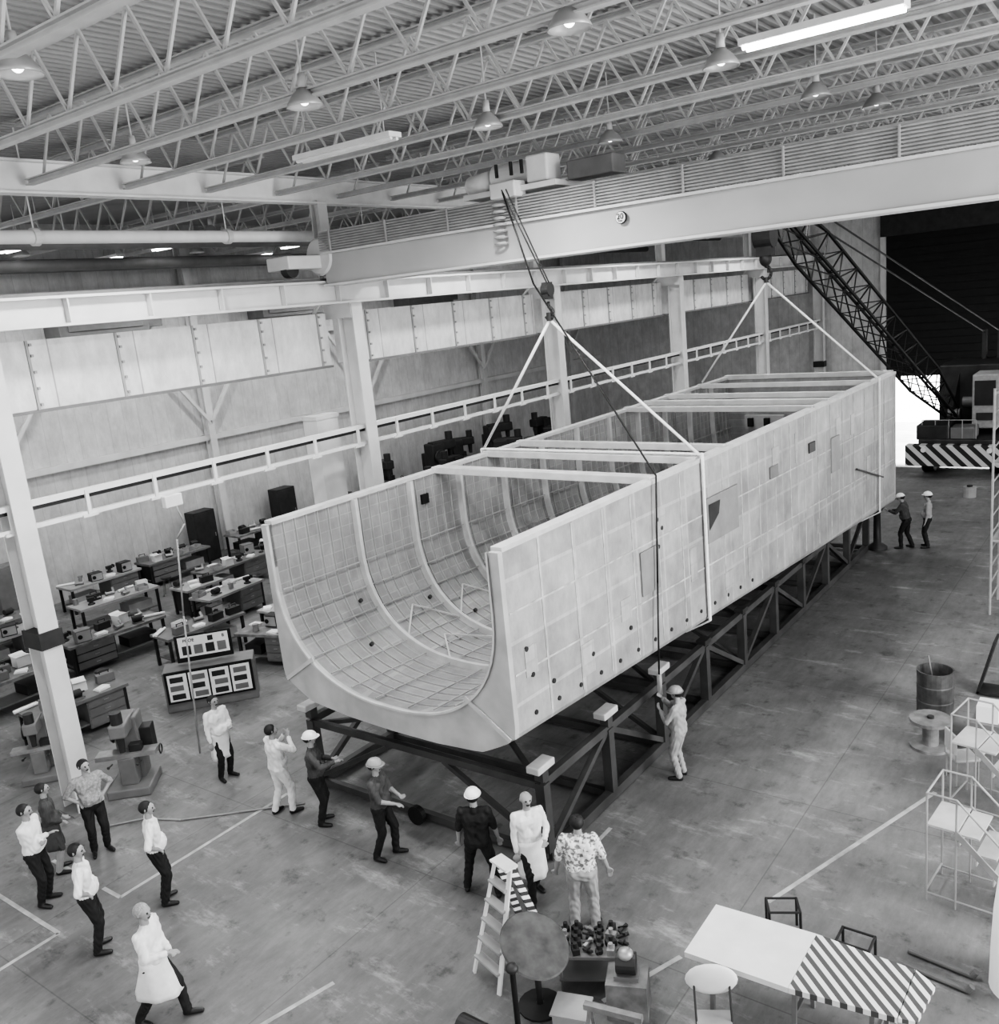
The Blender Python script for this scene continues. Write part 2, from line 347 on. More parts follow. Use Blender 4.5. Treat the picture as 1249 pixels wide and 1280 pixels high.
def text(body,size,mt,par,loc,rot,name="lettering"):
    c=bpy.data.curves.new(name,"FONT");c.body=body;c.size=size;c.extrude=.004;c.align_x='CENTER';c.align_y='CENTER'
    o=bpy.data.objects.new(name,c);COL.objects.link(o);bpy.context.view_layer.update()
    me=bpy.data.meshes.new_from_object(o.evaluated_get(bpy.context.evaluated_depsgraph_get()));bpy.data.objects.remove(o)
    me.materials.clear();me.materials.append(M[mt]);o=bpy.data.objects.new(name,me);COL.objects.link(o);o.parent=par;o.location=loc;o.rotation_euler=rot;return o
text("20",.14,'black',e,(px_,-.078,pz_+.015),(math.pi/2,0,0))
text("TON",.04,'black',e,(px_,-.078,pz_-.06),(math.pi/2,0,0))
t=root("hoist_trolley","pale hoist trolley with motor, drum and guard on the crane girder","hoist trolley",(-10.7,BY+.3,10.72))
MB().box((0,.35,.05),(2.2,1.5,.1)).obj("frame",'cream',t)
MB().tube((-.6,.1,.38),(.5,.1,.38),.24,n=20).obj("rope_drum",'white',t,smooth=False)
MB().box((.6,.0,.38),(.5,.5,.5)).obj("gearbox",'white',t,bev=.04)
MB().tube((-1.15,.0,.3),(-.65,.0,.3),.2,.24,16).sph((-1.15,0,.3),(.12,.2,.2)).obj("motor",'white',t,smooth=True)
MB().box((1.65,.2,.25),(1.0,.5,.35)).obj("control_box",'gray',t,bev=.03)
m=MB()
for k in range(7):m.lathe((-.25,-.42,-.95+k*.12),[(.1,0),(.15,.03),(.1,.06)],14)
m.obj("spiral_cable",'midgray',t,smooth=True)
MB().box((.0,-.4,.05),(.6,.4,.3)).obj("sheave_housing",'cream',t,bev=.03)
for q in(-.3,.05,.3):MB().box((q,-.3,.45),(.05,.05,.25)).obj("bracket",'dark',t)
hk=(-9.88,15.15,8.2)
e=root("hook_block","dark crane hook block hanging on wire ropes","hook block",hk)
t0=Vector((-10.6,14.95,10.75))-Vector(hk)
MB().tube(t0,(0,0,.75),.014,n=8).obj("wire_rope",'cable',e)
MB().tube(t0+Vector((.1,0,0)),(.05,0,.75),.014,n=8).obj("wire_rope",'cable',e)
MB().box((0,0,.6),(.12,.2,.32)).tube((-.08,0,.62),(.08,0,.62),.13,n=18).obj("sheave",'dark',e)
def hook(par,s=1,dz=0):
    pts=[(0,0,.42*s+dz)]+[(.11*s*math.sin(a),0,dz+.17*s+ .13*s*math.cos(a)) for a in [math.radians(d) for d in range(0,270,30)]]
    return MB().path(pts,.033*s).obj("hook",'dark',par,smooth=True)
hook(e,.9,.02)
def sling(name,apex,pL,pR,down,lab):
    ap=Vector(apex)
    e=root(name,lab,"sling",apex,group="lifting slings")
    MB(ap).tube(ap,pL,.03,n=8).obj("leg",'strap',e,smooth=True)
    MB(ap).tube(ap,pR,.03,n=8).obj("leg",'strap',e,smooth=True)
    MB(ap).tube(ap+Vector((0,0,-.02)),ap+Vector((0,0,.14)),.06,n=10).obj("master_link",'dark',e)
    m=MB(ap)
    for a,b in zip(down,down[1:]):m.beam(a,b,.08,.03,up=(1,0,0) if abs(a[2]-b[2])>.5 else (0,0,1))
    m.obj("belly_strap",'strap',e)
# ------------------------------------------------------------ canister
CL=Vector((-10.12,9.78,0));CY=-.0428;LEN=18.72;HW=2.65
can=root("cargo_canister","huge open-topped U-shaped aluminium canister hanging over its cradle","cargo canister",(CL.x,CL.y,2.0),rz=CY)
can_z=2.0
def zt(y):return 5.30+.25*y/LEN-can_z
def zb(y):return 2.44-.72*y/LEN-can_z
def outer(y):
    T,B=zt(y),zb(y)
    half=[(HW,T),(HW,B+(T-B)*.66),(HW,B+(T-B)*.33),(HW,B+.08),(HW-.04,B),(HW-.4,B-.2),(1.95,B-.34),(1.0,B-.42),(0,B-.44)]
    return half+[(-x,z) for x,z in half[:-1]][::-1]
def inner(y,ins=0.0,n=28):
    T=zt(y);B=zb(y)-.04+ins;a=HW-.15-ins;cz=B+2.0*(T-B)/2.9;pts=[(a,T)]
    pts.append((a,(T+cz)/2))
    for i in range(n+1):
        t=math.pi*i/n;c,s=math.cos(t),math.sin(t);p=2/2.35
        pts.append((a*math.copysign(abs(c)**p,c),cz-(cz-B)*abs(s)**p))
    pts+=[(-a,(T+cz)/2),(-a,T)];return pts
def loft(fn,ys):
    vs=[];fs=[];n=len(fn(0))
    for y in ys:vs+=[(x,y,z) for x,z in fn(y)]
    for j in range(len(ys)-1):
        for i in range(n-1):
            a=j*n+i;fs.append((a,a+1,a+n+1,a+n))
    return vs,fs
ys=[LEN*i/12 for i in range(13)]
v,f=loft(outer,ys);MB().add(v,f).obj("outer_shell",'hull',can)
v,f=loft(inner,ys);MB().add(v,f).obj("inner_liner",'liner',can,smooth=False)
def ringplate(y,d,ins,extra=0):
    o=outer(y);i=inner(y,ins);m=MB()
    def rs(P,N):
        P=[Vector((p[0],p[1])) for p in P];L=[0]
        for a,b in zip(P,P[1:]):L.append(L[-1]+(b-a).length)
        out=[]
        for k in range(N):
            s=L[-1]*k/(N-1);j=0
            while j<len(L)-2 and L[j+1]<s:j+=1
            t=(s-L[j])/max(1e-9,L[j+1]-L[j]);out.append(P[j].lerp(P[j+1],t))
        return out
    N=60;O=rs(o,N);I=rs(i,N)
    O=[Vector((p.x*(1+extra),p.y)) for p in O]
    vs=[];fs=[]
    for yy in(y,y+d):
        vs+=[(p.x,yy,p.y) for p in O]+[(p.x,yy,p.y) for p in I]
    for k in range(N-1):
        fs.append((k,k+1,N+k+1,N+k));fs.append((2*N+k,3*N+k,3*N+k+1,2*N+k+1))
        fs.append((N+k,N+k+1,3*N+k+1,3*N+k));fs.append((k,2*N+k,2*N+k+1,k+1))
    fs.append((0,N,3*N,2*N));fs.append((N-1,2*N+N-1,4*N-1,2*N-1))
    return m.add(vs,fs)
ringplate(-.04,.1,.0,.006).obj("front_frame",'frameface',can)
ringplate(LEN-.1,.12,.04).obj("rear_frame",'frameface',can)
P=inner(LEN-.12);MB().add([(x,LEN-.14,z) for x,z in P],[tuple(range(len(P)))]).obj("rear_bulkhead",'liner',can,solid=.05)
for s in(-1,1):MB().beam((s*(HW-.08),-.06,zb(0)+.0),(s*1.75,-.06,zb(0)+.52),.025,.07,up=(0,0,1)).obj("diagonal_doubler",'ribm',can)
def ribmesh(y,w,ins):
    A=inner(y,0);B=inner(y,ins);n=len(A);vs=[];fs=[]
    for yy in(y-w/2,y+w/2):
        vs+=[(p[0],yy,p[1]) for p in A]+[(p[0],yy,p[1]) for p in B]
    for k in range(n-1):
        fs+=[(k,k+1,n+k+1,n+k),(2*n+k,3*n+k,3*n+k+1,2*n+k+1),(n+k,n+k+1,3*n+k+1,3*n+k)]
    return MB().add(vs,fs)
ribmesh(-.05,.05,.035).obj("front_lip",'ribm',can)
RIBS=[1.95+1.52*i for i in range(11)]
for y in RIBS:ribmesh(y,.075,.13).obj("rib_frame",'ribm',can)
for i in range(70):
    y=.3+i*.26
    if y<LEN-.3 and min(abs(y-r) for r in RIBS)>.1:ribmesh(y,.015,.025).obj("rib_light",'lightrib',can,label="slim curved stiffener")
def ipt(y,u):
    P=inner(y,.05);a=P[2+int(u)];return Vector((a[0],y,a[1]))
for y0 in RIBS[:6]:
    for u in(7,11,15,19):
        for (a_,b_) in(((y0,u),(y0+.76,u+3)),((y0+.76,u+3),(y0+1.52,u))):
            MB().beam(ipt(*a_),ipt(*b_),.03,.025).obj("floor_bracing",'ribm',can)
for u in range(1,28,2):
    m=MB();m.beam(ipt(.05,u),ipt(LEN-.2,u),.018,.018);m.obj("inner_stringer",'lightrib',can)
for s in(-1,1):
    m=MB();m.beam((s*(HW-.08),.05,zt(0)+.02),(s*(HW-.08),LEN,zt(LEN)+.02),.2,.07);m.obj("top_sill",'ribm',can)
for s in(-1,1):
    for k in range(21):
        y=.9+k*.88
        if y>LEN-.2:break
        MB().box((s*(HW+.004),y,(zt(y)+zb(y))/2+.05),(.012,.03,zt(y)-zb(y)-.2)).obj("side_stiffener",'seam',can)
    for fz in(.34,.67):
        m=MB();m.beam((s*(HW+.003),.1,zb(0)+(zt(0)-zb(0))*fz),(s*(HW+.003),LEN,zb(LEN)+(zt(LEN)-zb(LEN))*fz),.012,.03);m.obj("side_stringer",'seam',can)
rnd=random.Random(3)
for k in range(14):
    y=.6+k*1.3+rnd.uniform(-.2,.2);f_=rnd.choice([.12,.3,.5,.7]);hh=rnd.uniform(.3,.7);ww=rnd.uniform(.12,.4)
    MB().box((HW+.006,y,zb(y)+f_*(zt(y)-zb(y))+hh/2),(.012,ww,hh)).obj("doubler_patch",'hull2',can)
for k in range(14):
    y=.5+k*.6
    MB().tube((HW+.0,y,zb(y)+.26),(HW+.02,y,zb(y)+.26),.038,n=14).obj("port",'dark',can)
for (y,f_) in((1.0,.2),(2.1,.22),(3.3,.24),(.4,.45),(.5,.3),(4.4,.62),(4.55,.72),(4.4,.78)):
    MB().tube((HW,y,zb(y)+f_*(zt(y)-zb(y))),(HW+.022,y,zb(y)+f_*(zt(y)-zb(y))),.04,n=14).obj("port",'dark',can)
M['hatchm']=mat('hatch_metal',.25,.5)
def hatch(y,f0,f1,w_,nm="hatch",g='hatchm'):
    z0=zb(y)+f0*(zt(y)-zb(y));z1=zb(y)+f1*(zt(y)-zb(y))
    MB().box((HW+.02,y,(z0+z1)/2),(.03,w_,z1-z0)).obj(nm,g,can,bev=.01)
hatch(4.05,.38,.64,.62);hatch(7.0,.48,.76,1.4)
hatch(9.6,.68,.76,.45,"vent",'gray');hatch(11.9,.72,.79,.4,"vent",'dark');hatch(13.5,.5,.75,.6)
zB,zH=zb(6.8),zt(6.8)-zb(6.8)
MB().add([(HW+.045,6.35,zB+.72*zH),(HW+.045,6.85,zB+.72*zH),(HW+.045,6.78,zB+.64*zH),(HW+.045,6.35,zB+.56*zH)],[(0,3,2,1)]).obj("open_window",'dark',can)
MB().beam((HW+.06,15.0,1.45),(HW+.06,17.3,.75),.04,.04).obj("side_strut",'dark',can)
for y_,w_ in((4.45,.26),(6.15,.2),(7.35,.16),(12.2,.16),(13.3,.2),(14.5,.16),(16.6,.1),(18.6,.2)):
    MB().box((0,y_,zt(y_)+.03),(2*HW-.1,w_,.14)).obj("cross_beam",'ribm',can,bev=.01)
MB().box((-2.48,3.9,zt(0)-.42),(.06,.2,.2)).obj("wall_box",'black',can)
for (y_,u_) in((1.6,24),(3.2,22),(3.9,19),(5.6,23),(1.2,20)):
    q=ipt(y_,u_);MB().tube(q,q+Vector((.04,0,.03)),.04,n=12).obj("port",'dark',can)
MB().box((-.3,16.2,zt(16)-1.0),(1.2,.1,.4)).obj("instrument_panel",'midgray',can)
for q_ in(-.7,-.2):MB().box((q_,16.1,zt(16)-1.0),(.15,.12,.25)).obj("instrument_window",'black',can)
def cw(x,y,z):
    c,s=math.cos(CY),math.sin(CY);return Vector((CL.x+x*c-y*s,CL.y+x*s+y*c,z))
def dn(y,s):
    T,B=zt(y)+2.0,zb(y)+2.0
    return [cw(s*HW+s*.06,y,T+.1),cw(s*HW+s*.06,y,B+.0),cw(s*2.2,y,B-.3)]
y1=6.15
d1=[cw(-HW-.06,y1,zt(y1)+1.0)]+[cw(-HW-.06,y1,zt(y1)+2.13),cw(HW+.06,y1,zt(y1)+2.15)]+dn(y1,1)[1:]+[cw(0,y1,zb(y1)+2-.5),cw(-2.2,y1,zb(y1)+2-.3),cw(-HW-.06,y1,zb(y1)+2)]
sling("lifting_sling",(hk[0],hk[1],hk[2]+.05),cw(-HW,y1,zt(y1)+2.13),cw(HW,y1,zt(y1)+2.13),d1,"pale webbing sling around the open end of the canister")
y2=17.0
hk2=(-9.75,26.5,8.6)
d3=dn(y2,1)+[cw(0,y2,zb(y2)+2-.5)]
sling("lifting_sling",(hk2[0],hk2[1],hk2[2]-.1),cw(-HW,y2,zt(y2)+2.1),cw(HW,y2,zt(y2)+2.1),d3,"pale sling from the mobile crane hook around the canister")
e=root("hook_block","dark heavy hook block hanging from the mobile crane boom","hook block",(hk2[0],hk2[1],hk2[2]))
MB().box((0,0,1.0),(.45,.35,.75)).tube((-.26,0,1.2),(.26,0,1.2),.36,n=18).obj("sheave",'dark',e)
MB().sph((0,0,.55),(.18,.18,.22)).obj("swivel",'dark',e,smooth=True)
hook(e,1.4,-.08)
for s in(-.15,.15):MB().tube((s,0,1.2),(s*.5,0.0,2.15),.02,n=6).obj("wire_rope",'cable',e)
pts=[Vector((-10.55,14.9,10.7)),Vector((-9.95,14.8,8.95)),cw(HW+.1,4.3,5.5),Vector((-7.2,13.8,3.6)),Vector((-7.18,13.6,1.9))]
e=root("control_pendant","black crane control cable with a pendant box held by a worker","control pendant",pts[-1])
MB(pts[-1]).path(pts,.017).obj("cable",'cable',e,smooth=True)
MB().box((0,0,-.15),(.08,.08,.4)).obj("handset",'lightcloth',e,bev=.02)
# ------------------------------------------------------------ cradle
x0,x1,ya,yb_=-12.82,-7.6,10.35,28.6
O=((x0+x1)/2,ya,0)
e=root("transport_cradle","long dark steel truss cradle on the floor with support pads","cradle",O)
zt_=1.38
n=9;st=(yb_-ya)/n
for X in(x0,x1):
    MB(O).beam((X,ya,.12),(X,yb_,.12),.14,.18).obj("lower_rail",'cradle',e)
    MB(O).beam((X,ya,zt_),(X,yb_,zt_),.12,.14).obj("upper_rail",'cradle',e)
    for k in range(n+1):
        MB(O).beam((X,ya+k*st,.2),(X,ya+k*st,zt_),.17,.17).obj("post",'cradle',e)
        if k<n:
            a=(X,ya+k*st,.2);b=(X,ya+(k+1)*st,zt_)
            if k%2:a=(X,ya+(k+1)*st,.2);b=(X,ya+k*st,zt_)
            MB(O).beam(a,b,.1,.1).obj("brace",'cradle',e)
for k in range(n+1):
    yy=ya+k*st
    MB(O).beam((x0,yy,.12),(x1,yy,.12),.11,.12).obj("cross_beam",'cradle',e)
    MB(O).beam((x0,yy,zt_-.05),(x1,yy,zt_-.05),.1,.12).obj("cross_beam",'cradle',e)
    if k<n and k%2==0:
        MB(O).beam((x0,yy,zt_-.1),((x0+x1)/2,yy+st,zt_-.1),.08,.08).obj("plan_brace",'cradle',e)
        MB(O).beam((x1,yy,zt_-.1),((x0+x1)/2,yy+st,zt_-.1),.08,.08).obj("plan_brace",'cradle',e)
    if k%2==0:
        MB(O).beam((x0,yy,.2),((x0+x1)/2-.6,yy,zt_-.1),.08,.08).obj("cross_brace",'cradle',e)
        MB(O).beam((x1,yy,.2),((x0+x1)/2+.6,yy,zt_-.1),.08,.08).obj("cross_brace",'cradle',e)
for k in range(10):
    yy=ya+k*st
    for X in((x0,x1) if k<3 else (x1,)):
        if k<3:
            MB(O).box((X,yy,zt_+.15),(.16,.16,.2)).obj("pad_post",'cradle',e)
            MB(O).box((X,yy,zt_+.3),(.24,.46,.12)).obj("support_pad",'ribm',e,bev=.02)
        else:
            MB(O).box((X,yy,zt_+.1),(.2,.3,.1)).obj("support_block",'dark',e)
MB(O).tube((x0+2.6,ya-.12,.18),(x0+2.6,ya-.22,.18),.17,n=18).obj("caster_wheel",'black',e)
e2=root("jack_stand","dark screw jack stand under the far end of the canister","jack stand",(-7.35,28.95,0))
MB().lathe((0,0,0),[(.3,0),(.3,.08),(.12,.2),(.1,1.2),(.16,1.25),(.16,1.3),(0,1.3)],16).obj("body",'dark',e2,smooth=True)
MB().box((0,0,1.34),(.36,.36,.08)).obj("top_plate",'dark',e2)
# ------------------------------------------------------------ people
def capsule(m,p,q,a,b,n=12,k=6):
    m.sph(p,(a,a,a),n,k*2);m.sph(q,(b,b,b),n,k*2)
    if (Vector(p)-Vector(q)).length>1e-4:m.tube(p,q,a,b,n)
def ik(a,b,l1,l2,pole):
    a=Vector(a);b=Vector(b);d=b-a;L=min(d.length,l1+l2-.004);dn_=d.normalized();b=a+dn_*L
    x=(l1*l1-l2*l2+L*L)/(2*L);hh=math.sqrt(max(0,l1*l1-x*x));pl=Vector(pole);pl=(pl-dn_*pl.dot(dn_))
    pl.normalize();return a+dn_*x+pl*hh,b
def person(loc,head,lab,shirt='shirt',trous='darkcloth',hair='hair_dark',hat=None,coat=False,feet=((-.11,0),(.11,0)),lh=(-.27,.06,.84),rh=(.27,.06,.84),lean=0.0,side=0.0,hyaw=0.0,hpit=0.0,H=1.76,belly=0.04,sleeve='long',skirt=False,pose_e=(-.6,-.6),fat=1.06,out=.7):
    s=H/1.76;prims=[]
    fl,fr=Vector((feet[0][0],feet[0][1],.09)),Vector((feet[1][0],feet[1][1],.09))
    hm=(fl+fr)/2;mxd=max((Vector((fl.x+.09,fl.y,0))-Vector((hm.x,hm.y,0))).length,(Vector((fr.x-.09,fr.y,0))-Vector((hm.x,hm.y,0))).length)
    hz=min(.93,math.sqrt(max(.2,.845**2-mxd**2))+.09)
    hc=Vector((hm.x,hm.y,hz));R=Euler((-lean,side,0)).to_matrix()
    def T(x,y,z):return hc+R@Vector((x,y,z-.93))
    SH='coat' if coat else shirt
    TR='skin' if skirt else trous
    F=fat
    for sx,ft in((-1,fl),(1,fr)):
        hp=hc+Vector((sx*.095,0,-.01));kn,ak=ik(hp,ft,.43,.425,(sx*.08,1,0))
        prims+=[(hp,kn,.104*F,.07*F,TR if not skirt else shirt),(kn,kn+(ak-kn)*.3,.067*F,.066*F,TR),(kn+(ak-kn)*.3,ak,.066*F,.056*F,TR)]
        ot=sx*.05;prims+=[(ak+Vector((0,-.03,-.045)),ak+Vector((ot*.6,.09,-.05)),.043,.042,'shoe'),(ak+Vector((ot*.6,.09,-.05)),ak+Vector((ot,.17,-.055)),.042,.033,'shoe'),(ak,ak+Vector((0,0,-.03)),.046,.045,'shoe')]
    prims+=[(T(-.075,0,.93),T(.075,0,.93),.122*F,.122*F,trous if not coat else SH)]
    for sx in(-1,1):
        prims+=[(T(sx*.075,0,1.0),T(sx*.07,.01,1.12),.115*F,.112*F,SH),(T(sx*.07,.01,1.12),T(sx*.1,0,1.32),.112*F,.115*F,SH),(T(sx*.1,0,1.32),T(sx*.14,-.01,1.42),.108*F,.062,SH)]
    prims+=[(T(-.07,.01,1.1),T(.07,.01,1.1),.11*F,.11*F,SH),(T(-.09,.0,1.3),T(.09,0,1.3),.115*F,.115*F,SH),(T(-.15,-.01,1.43),T(.15,-.01,1.43),.057,.057,SH),(T(0,-.01,1.42),T(0,-.005,1.475),.075,.06,SH)]
    if belly:prims+=[(T(-.05,.04+belly*.5,1.06),T(.05,.04+belly*.5,1.06),.12+belly*.3,.12+belly*.3,SH)]
    nk=T(0,0,1.50);HR=R@Euler((-hpit,0,hyaw)).to_matrix()
    def Hd(x,y,z):return nk+HR@Vector((x,y,z-1.50))
    prims+=[(T(0,-.005,1.44),Hd(0,.0,1.57),.06,.054,'skin')]
    hd='skin'
    prims+=[(Hd(0,-.015,1.67),Hd(0,.03,1.66),.086,.082,hd),(Hd(0,.03,1.65),Hd(0,.052,1.59),.068,.045,hd),(Hd(0,.1,1.665),Hd(0,.122,1.63),.009,.013,hd),(Hd(-.018,.093,1.595),Hd(.018,.093,1.595),.009,.009,'eye')]
    for sx in(-1,1):prims+=[(Hd(sx*.03,.1,1.668),Hd(sx*.034,.1,1.668),.012,.012,'eye'),(Hd(sx*.085,0,1.67),Hd(sx*.088,-.005,1.64),.017,.012,hd)]
    for sx,tg,pe in((-1,lh,pose_e[0]),(1,rh,pose_e[1])):
        sh=T(sx*.195,-.01,1.415);tgt=Vector((tg[0]+hm.x,tg[1]+hm.y,tg[2]))
        el,wr=ik(sh,tgt,.29,.255,(sx*out,-.8,pe))
        prims+=[(sh,el,.066*F,.052*F,SH)]
        if sleeve=='long' or coat:prims+=[(el,el+(wr-el)*.88,.052*F,.04*F,SH)]
        else:prims+=[(el,el+(wr-el)*.9,.044,.031,'skin')]
        prims+=[(el+(wr-el)*.85,wr,.03,.026,'skin')]
        d=(wr-el).normalized();pn=d.cross(Vector((sx,0,.2))).normalized();sd=d.cross(pn).normalized()
        for o_ in(-.025,0,.025):prims+=[(wr,wr+d*.085+sd*o_,.02,.017,'skin')]
        for j,o_ in enumerate((-.034,-.012,.011,.033)):
            L=(.06,.075,.08,.068)[j];b0=wr+d*.085+sd*o_;b1=b0+d*L*.55+pn*.012*1;b2=b1+d*L*.35+pn*.028
            prims+=[(b0,b1,.0105,.0095,'skin'),(b1,b2,.0095,.0085,'skin')]
        tb=wr+d*.03-sd*.022;t1=tb-sd*.035+d*.03+pn*.01;prims+=[(tb,t1,.015,.012,'skin'),(t1,t1+d*.03+pn*.012,.012,.010,'skin')]
    m=MB()
    for p,q,a,b,_ in prims:capsule(m,p,q,a,b,10,4)
    me=bpy.data.meshes.new("body");me.from_pydata(m.v,[],m.f);me.update()
    o=bpy.data.objects.new("tmpbody",me);COL.objects.link(o)
    rm=o.modifiers.new("r","REMESH");rm.mode='VOXEL';rm.voxel_size=.0115;rm.use_smooth_shade=True
    sm=o.modifiers.new("s","SMOOTH");sm.iterations=2;sm.factor=.4
    bpy.context.view_layer.update();dg=bpy.context.evaluated_depsgraph_get();nm=bpy.data.meshes.new_from_object(o.evaluated_get(dg))
    bpy.data.objects.remove(o)
    mats=[]
    for pr in prims:
        if pr[4] not in mats:mats.append(pr[4])
    nm.materials.clear()
    for k in mats:nm.materials.append(M[k])
    N=len(nm.polygons);C=np.empty(N*3);nm.polygons.foreach_get("center",C);C=C.reshape(-1,3);best=np.full(N,1e9);idx=np.zeros(N,int)
    for p,q,a,b,mm in prims:
        P=np.array(p);Dv=np.array(q)-P;t=np.clip(((C-P)@Dv)/max(1e-9,Dv@Dv),0,1);dd=np.linalg.norm(C-P-t[:,None]*Dv,axis=1)-(a+t*(b-a))
        if mm=='eye':dd=dd-.004
        w_=dd<best;best[w_]=dd[w_];idx[w_]=mats.index(mm)
    nm.polygons.foreach_set("material_index",idx.astype(np.int32));nm.polygons.foreach_set("use_smooth",np.ones(N,bool))
    V_=len(nm.vertices);co=np.empty(V_*3);nm.vertices.foreach_get("co",co);co=co.reshape(-1,3)
    no=np.empty(V_*3);nm.vertices.foreach_get("normal",no);no=no.reshape(-1,3)
    lp=np.empty(N*4,dtype=np.int32) if all(p.loop_total==4 for p in nm.polygons) else None
    if lp is not None:
        nm.polygons.foreach_get("vertices",lp);cl=np.ones(V_,bool);ns=[i for i,k in enumerate(mats) if k in('skin','eye','shoe')]
        bad=np.isin(idx,ns);cl[lp.reshape(-1,4)[bad].ravel()]=False
        fold=.004*np.sin(co[:,2]*45+co[:,0]*30+7*np.sin(co[:,1]*18+loc[0]))+.003*np.sin(co[:,0]*60+co[:,2]*25+loc[1])
        co[cl]+=no[cl]*fold[cl,None];nm.vertices.foreach_set("co",co.ravel());nm.update()
    b=bpy.data.objects.new("person",nm);COL.objects.link(b)
    b.location=(loc[0],loc[1],0);b.rotation_euler=(0,0,head-math.pi/2);b.scale=(s,s,s);b["label"]=lab;b["category"]="person"
    c_,s_=math.cos(head-math.pi/2),math.sin(head-math.pi/2)
    b.location.x-=s*(hm.x*c_-hm.y*s_);b.location.y-=s*(hm.x*s_+hm.y*c_)
    if hat:
        hm_=MB();hm_.sph(Hd(0,.005,1.69),(.112,.13,.105),18,8,lo=0,Mx=HR)
        hm_.add([Hd(0,.005,1.69)+HR@Vector((math.cos(t)*.128,math.sin(t)*(.145 if math.sin(t)<0 else .175),-.005)) for t in [2*math.pi*i/20 for i in range(20)]],[tuple(range(20))])
        hm_.obj("hard_hat",hat,b,smooth=False,solid=.006)
    if hair:
        hm_=MB();hm_.sph(Hd(0,-.022,1.672),(.098,.105,.1),16,10,lo=-.55,Mx=HR@Euler((.5,0,0)).to_matrix())
        hm_.obj("hair",hair,b,smooth=True,solid=.004)
    if coat or skirt:
        m=MB();n=32;rows=8;z0,z1=(1.02,.47) if coat else (1.0,.52);vs=[]
        for j in range(rows+1):
            t=j/rows;z=z0+(z1-z0)*t
            def lx(ft,sx):
                u=min(1,max(0,(.93-z)/.84));return Vector((hc.x+sx*.095,hc.y,0)).lerp(Vector((ft.x,ft.y,0)),u)
            a_,b_=lx(fl,-1),lx(fr,1);ctr=(a_+b_)/2;hx=abs(b_.x-a_.x)/2;hy=abs(b_.y-a_.y)/2
            rx=max(.19,hx+.1)+.01*t;ry=.14+.01*t+hy
            for i in range(n):
                a=2*math.pi*i/n;w_=1+.05*t*math.sin(a*7)
                vs.append(Vector((ctr.x+rx*w_*math.cos(a),ctr.y+ry*w_*math.sin(a),z-.93+hz)))
        fs=[(j*n+i,j*n+(i+1)%n,(j+1)*n+(i+1)%n,(j+1)*n+i) for j in range(rows) for i in range(n)]
        m.add(vs,fs).obj("coat_skirt" if coat else "skirt",'coat' if coat else shirt,b,smooth=True,solid=.008)
    return b
hips=dict(lh=(-.19,.04,1.04),rh=(.19,.04,1.04),pose_e=(0,0),out=1.8)
person((-10.2,5.1),D(30),"gray-haired person in a long white lab coat walking with hands clasped",coat=True,hair='hair_grey',feet=((-.08,.3),(.08,-.28)),lh=(.02,.28,1.06),rh=(.1,.28,1.08),hyaw=D(-10))
person((-12.3,5.4),D(60),"person in white shirt and dark trousers with hands on hips",sleeve='short',**hips,hyaw=D(-25))
person((-14.2,5.6),D(35),"person in white shirt and dark trousers standing with folded arms",lh=(.1,.22,1.15),rh=(-.08,.24,1.18))
person((-14.85,6.2),D(60),"person in a dark patterned dress watching the lift",shirt='midcloth',trous='midcloth',skirt=True,H=1.65,lh=(-.12,.2,1.0),rh=(.1,.2,1.0))
person((-14.75,6.9),D(-15),"person in gray patterned shirt with hands on hips",shirt='greyshirt',sleeve='short',**hips,hyaw=D(20))
person((-12.4,6.6),D(60),"person in white short-sleeved shirt, one hand on hip",sleeve='short',rh=(.2,.05,1.03),hyaw=D(-20),out=1.3)
person((-14.85,9.65),D(0),"person in a long white lab coat standing by the work area",coat=True,lh=(-.1,.26,1.12),rh=(.26,.08,.86),fat=1.0)
person((-12.7,9.3),D(80),"person in white overalls raising a camera with both hands",trous='shirt',feet=((-.12,-.1),(.12,.12)),lh=(-.06,.26,1.45),rh=(.1,.26,1.45),hyaw=D(-20))
person((-11.8,9.4),D(40),"person in dark work clothes and white hard hat reaching forward",shirt='midcloth',trous='darkcloth',hat='helmet',lh=(-.15,.3,1.15),rh=(.2,.4,1.25))
person((-10.05,9.2),D(20),"person in gray shirt and gray hard hat holding a tool",shirt='midcloth',trous='darkcloth',hat='helmetg',lh=(-.05,.34,1.12),rh=(.15,.34,1.08),feet=((-.12,.12),(.12,-.12)),sleeve='short')
person((-8.05,9.2),D(120),"person in dark shirt and white hard hat standing with legs apart",shirt='darkcloth',trous='darkcloth',hat='helmet',feet=((-.24,.08),(.26,-.08)),lh=(-.3,.06,.86),rh=(.3,.12,.86),sleeve='short')
person((-7.3,9.5),D(-35),"bald person in white lab coat stepping past the cradle",coat=True,hair=None,feet=((-.1,-.2),(.1,.2)),lh=(-.15,.25,1.05),rh=(.24,.06,.86),fat=.97,belly=0)
person((-6.27,9.25),D(120),"heavy person in floral short-sleeved shirt and light trousers",shirt='floral',trous='lightcloth',sleeve='short',belly=.12,lh=(-.35,.08,.88),rh=(.36,.1,.88),feet=((-.14,0),(.14,0)),H=1.8,fat=1.2)
person((-6.85,13.6),D(185),"worker in light gray overalls and hard hat gripping a crane pendant",shirt='lightcloth',trous='lightcloth',hat='helmetg',lh=(-.08,.3,1.3),rh=(.04,.3,1.5),hpit=.1)
person((-6.55,29.25),D(180),"worker in dark overalls and white cap leaning towards the canister",shirt='midcloth',trous='darkcloth',hat='helmet',lean=.25,lh=(-.1,.5,1.2),rh=(.15,.48,1.15),feet=((-.12,.12),(.12,-.15)))
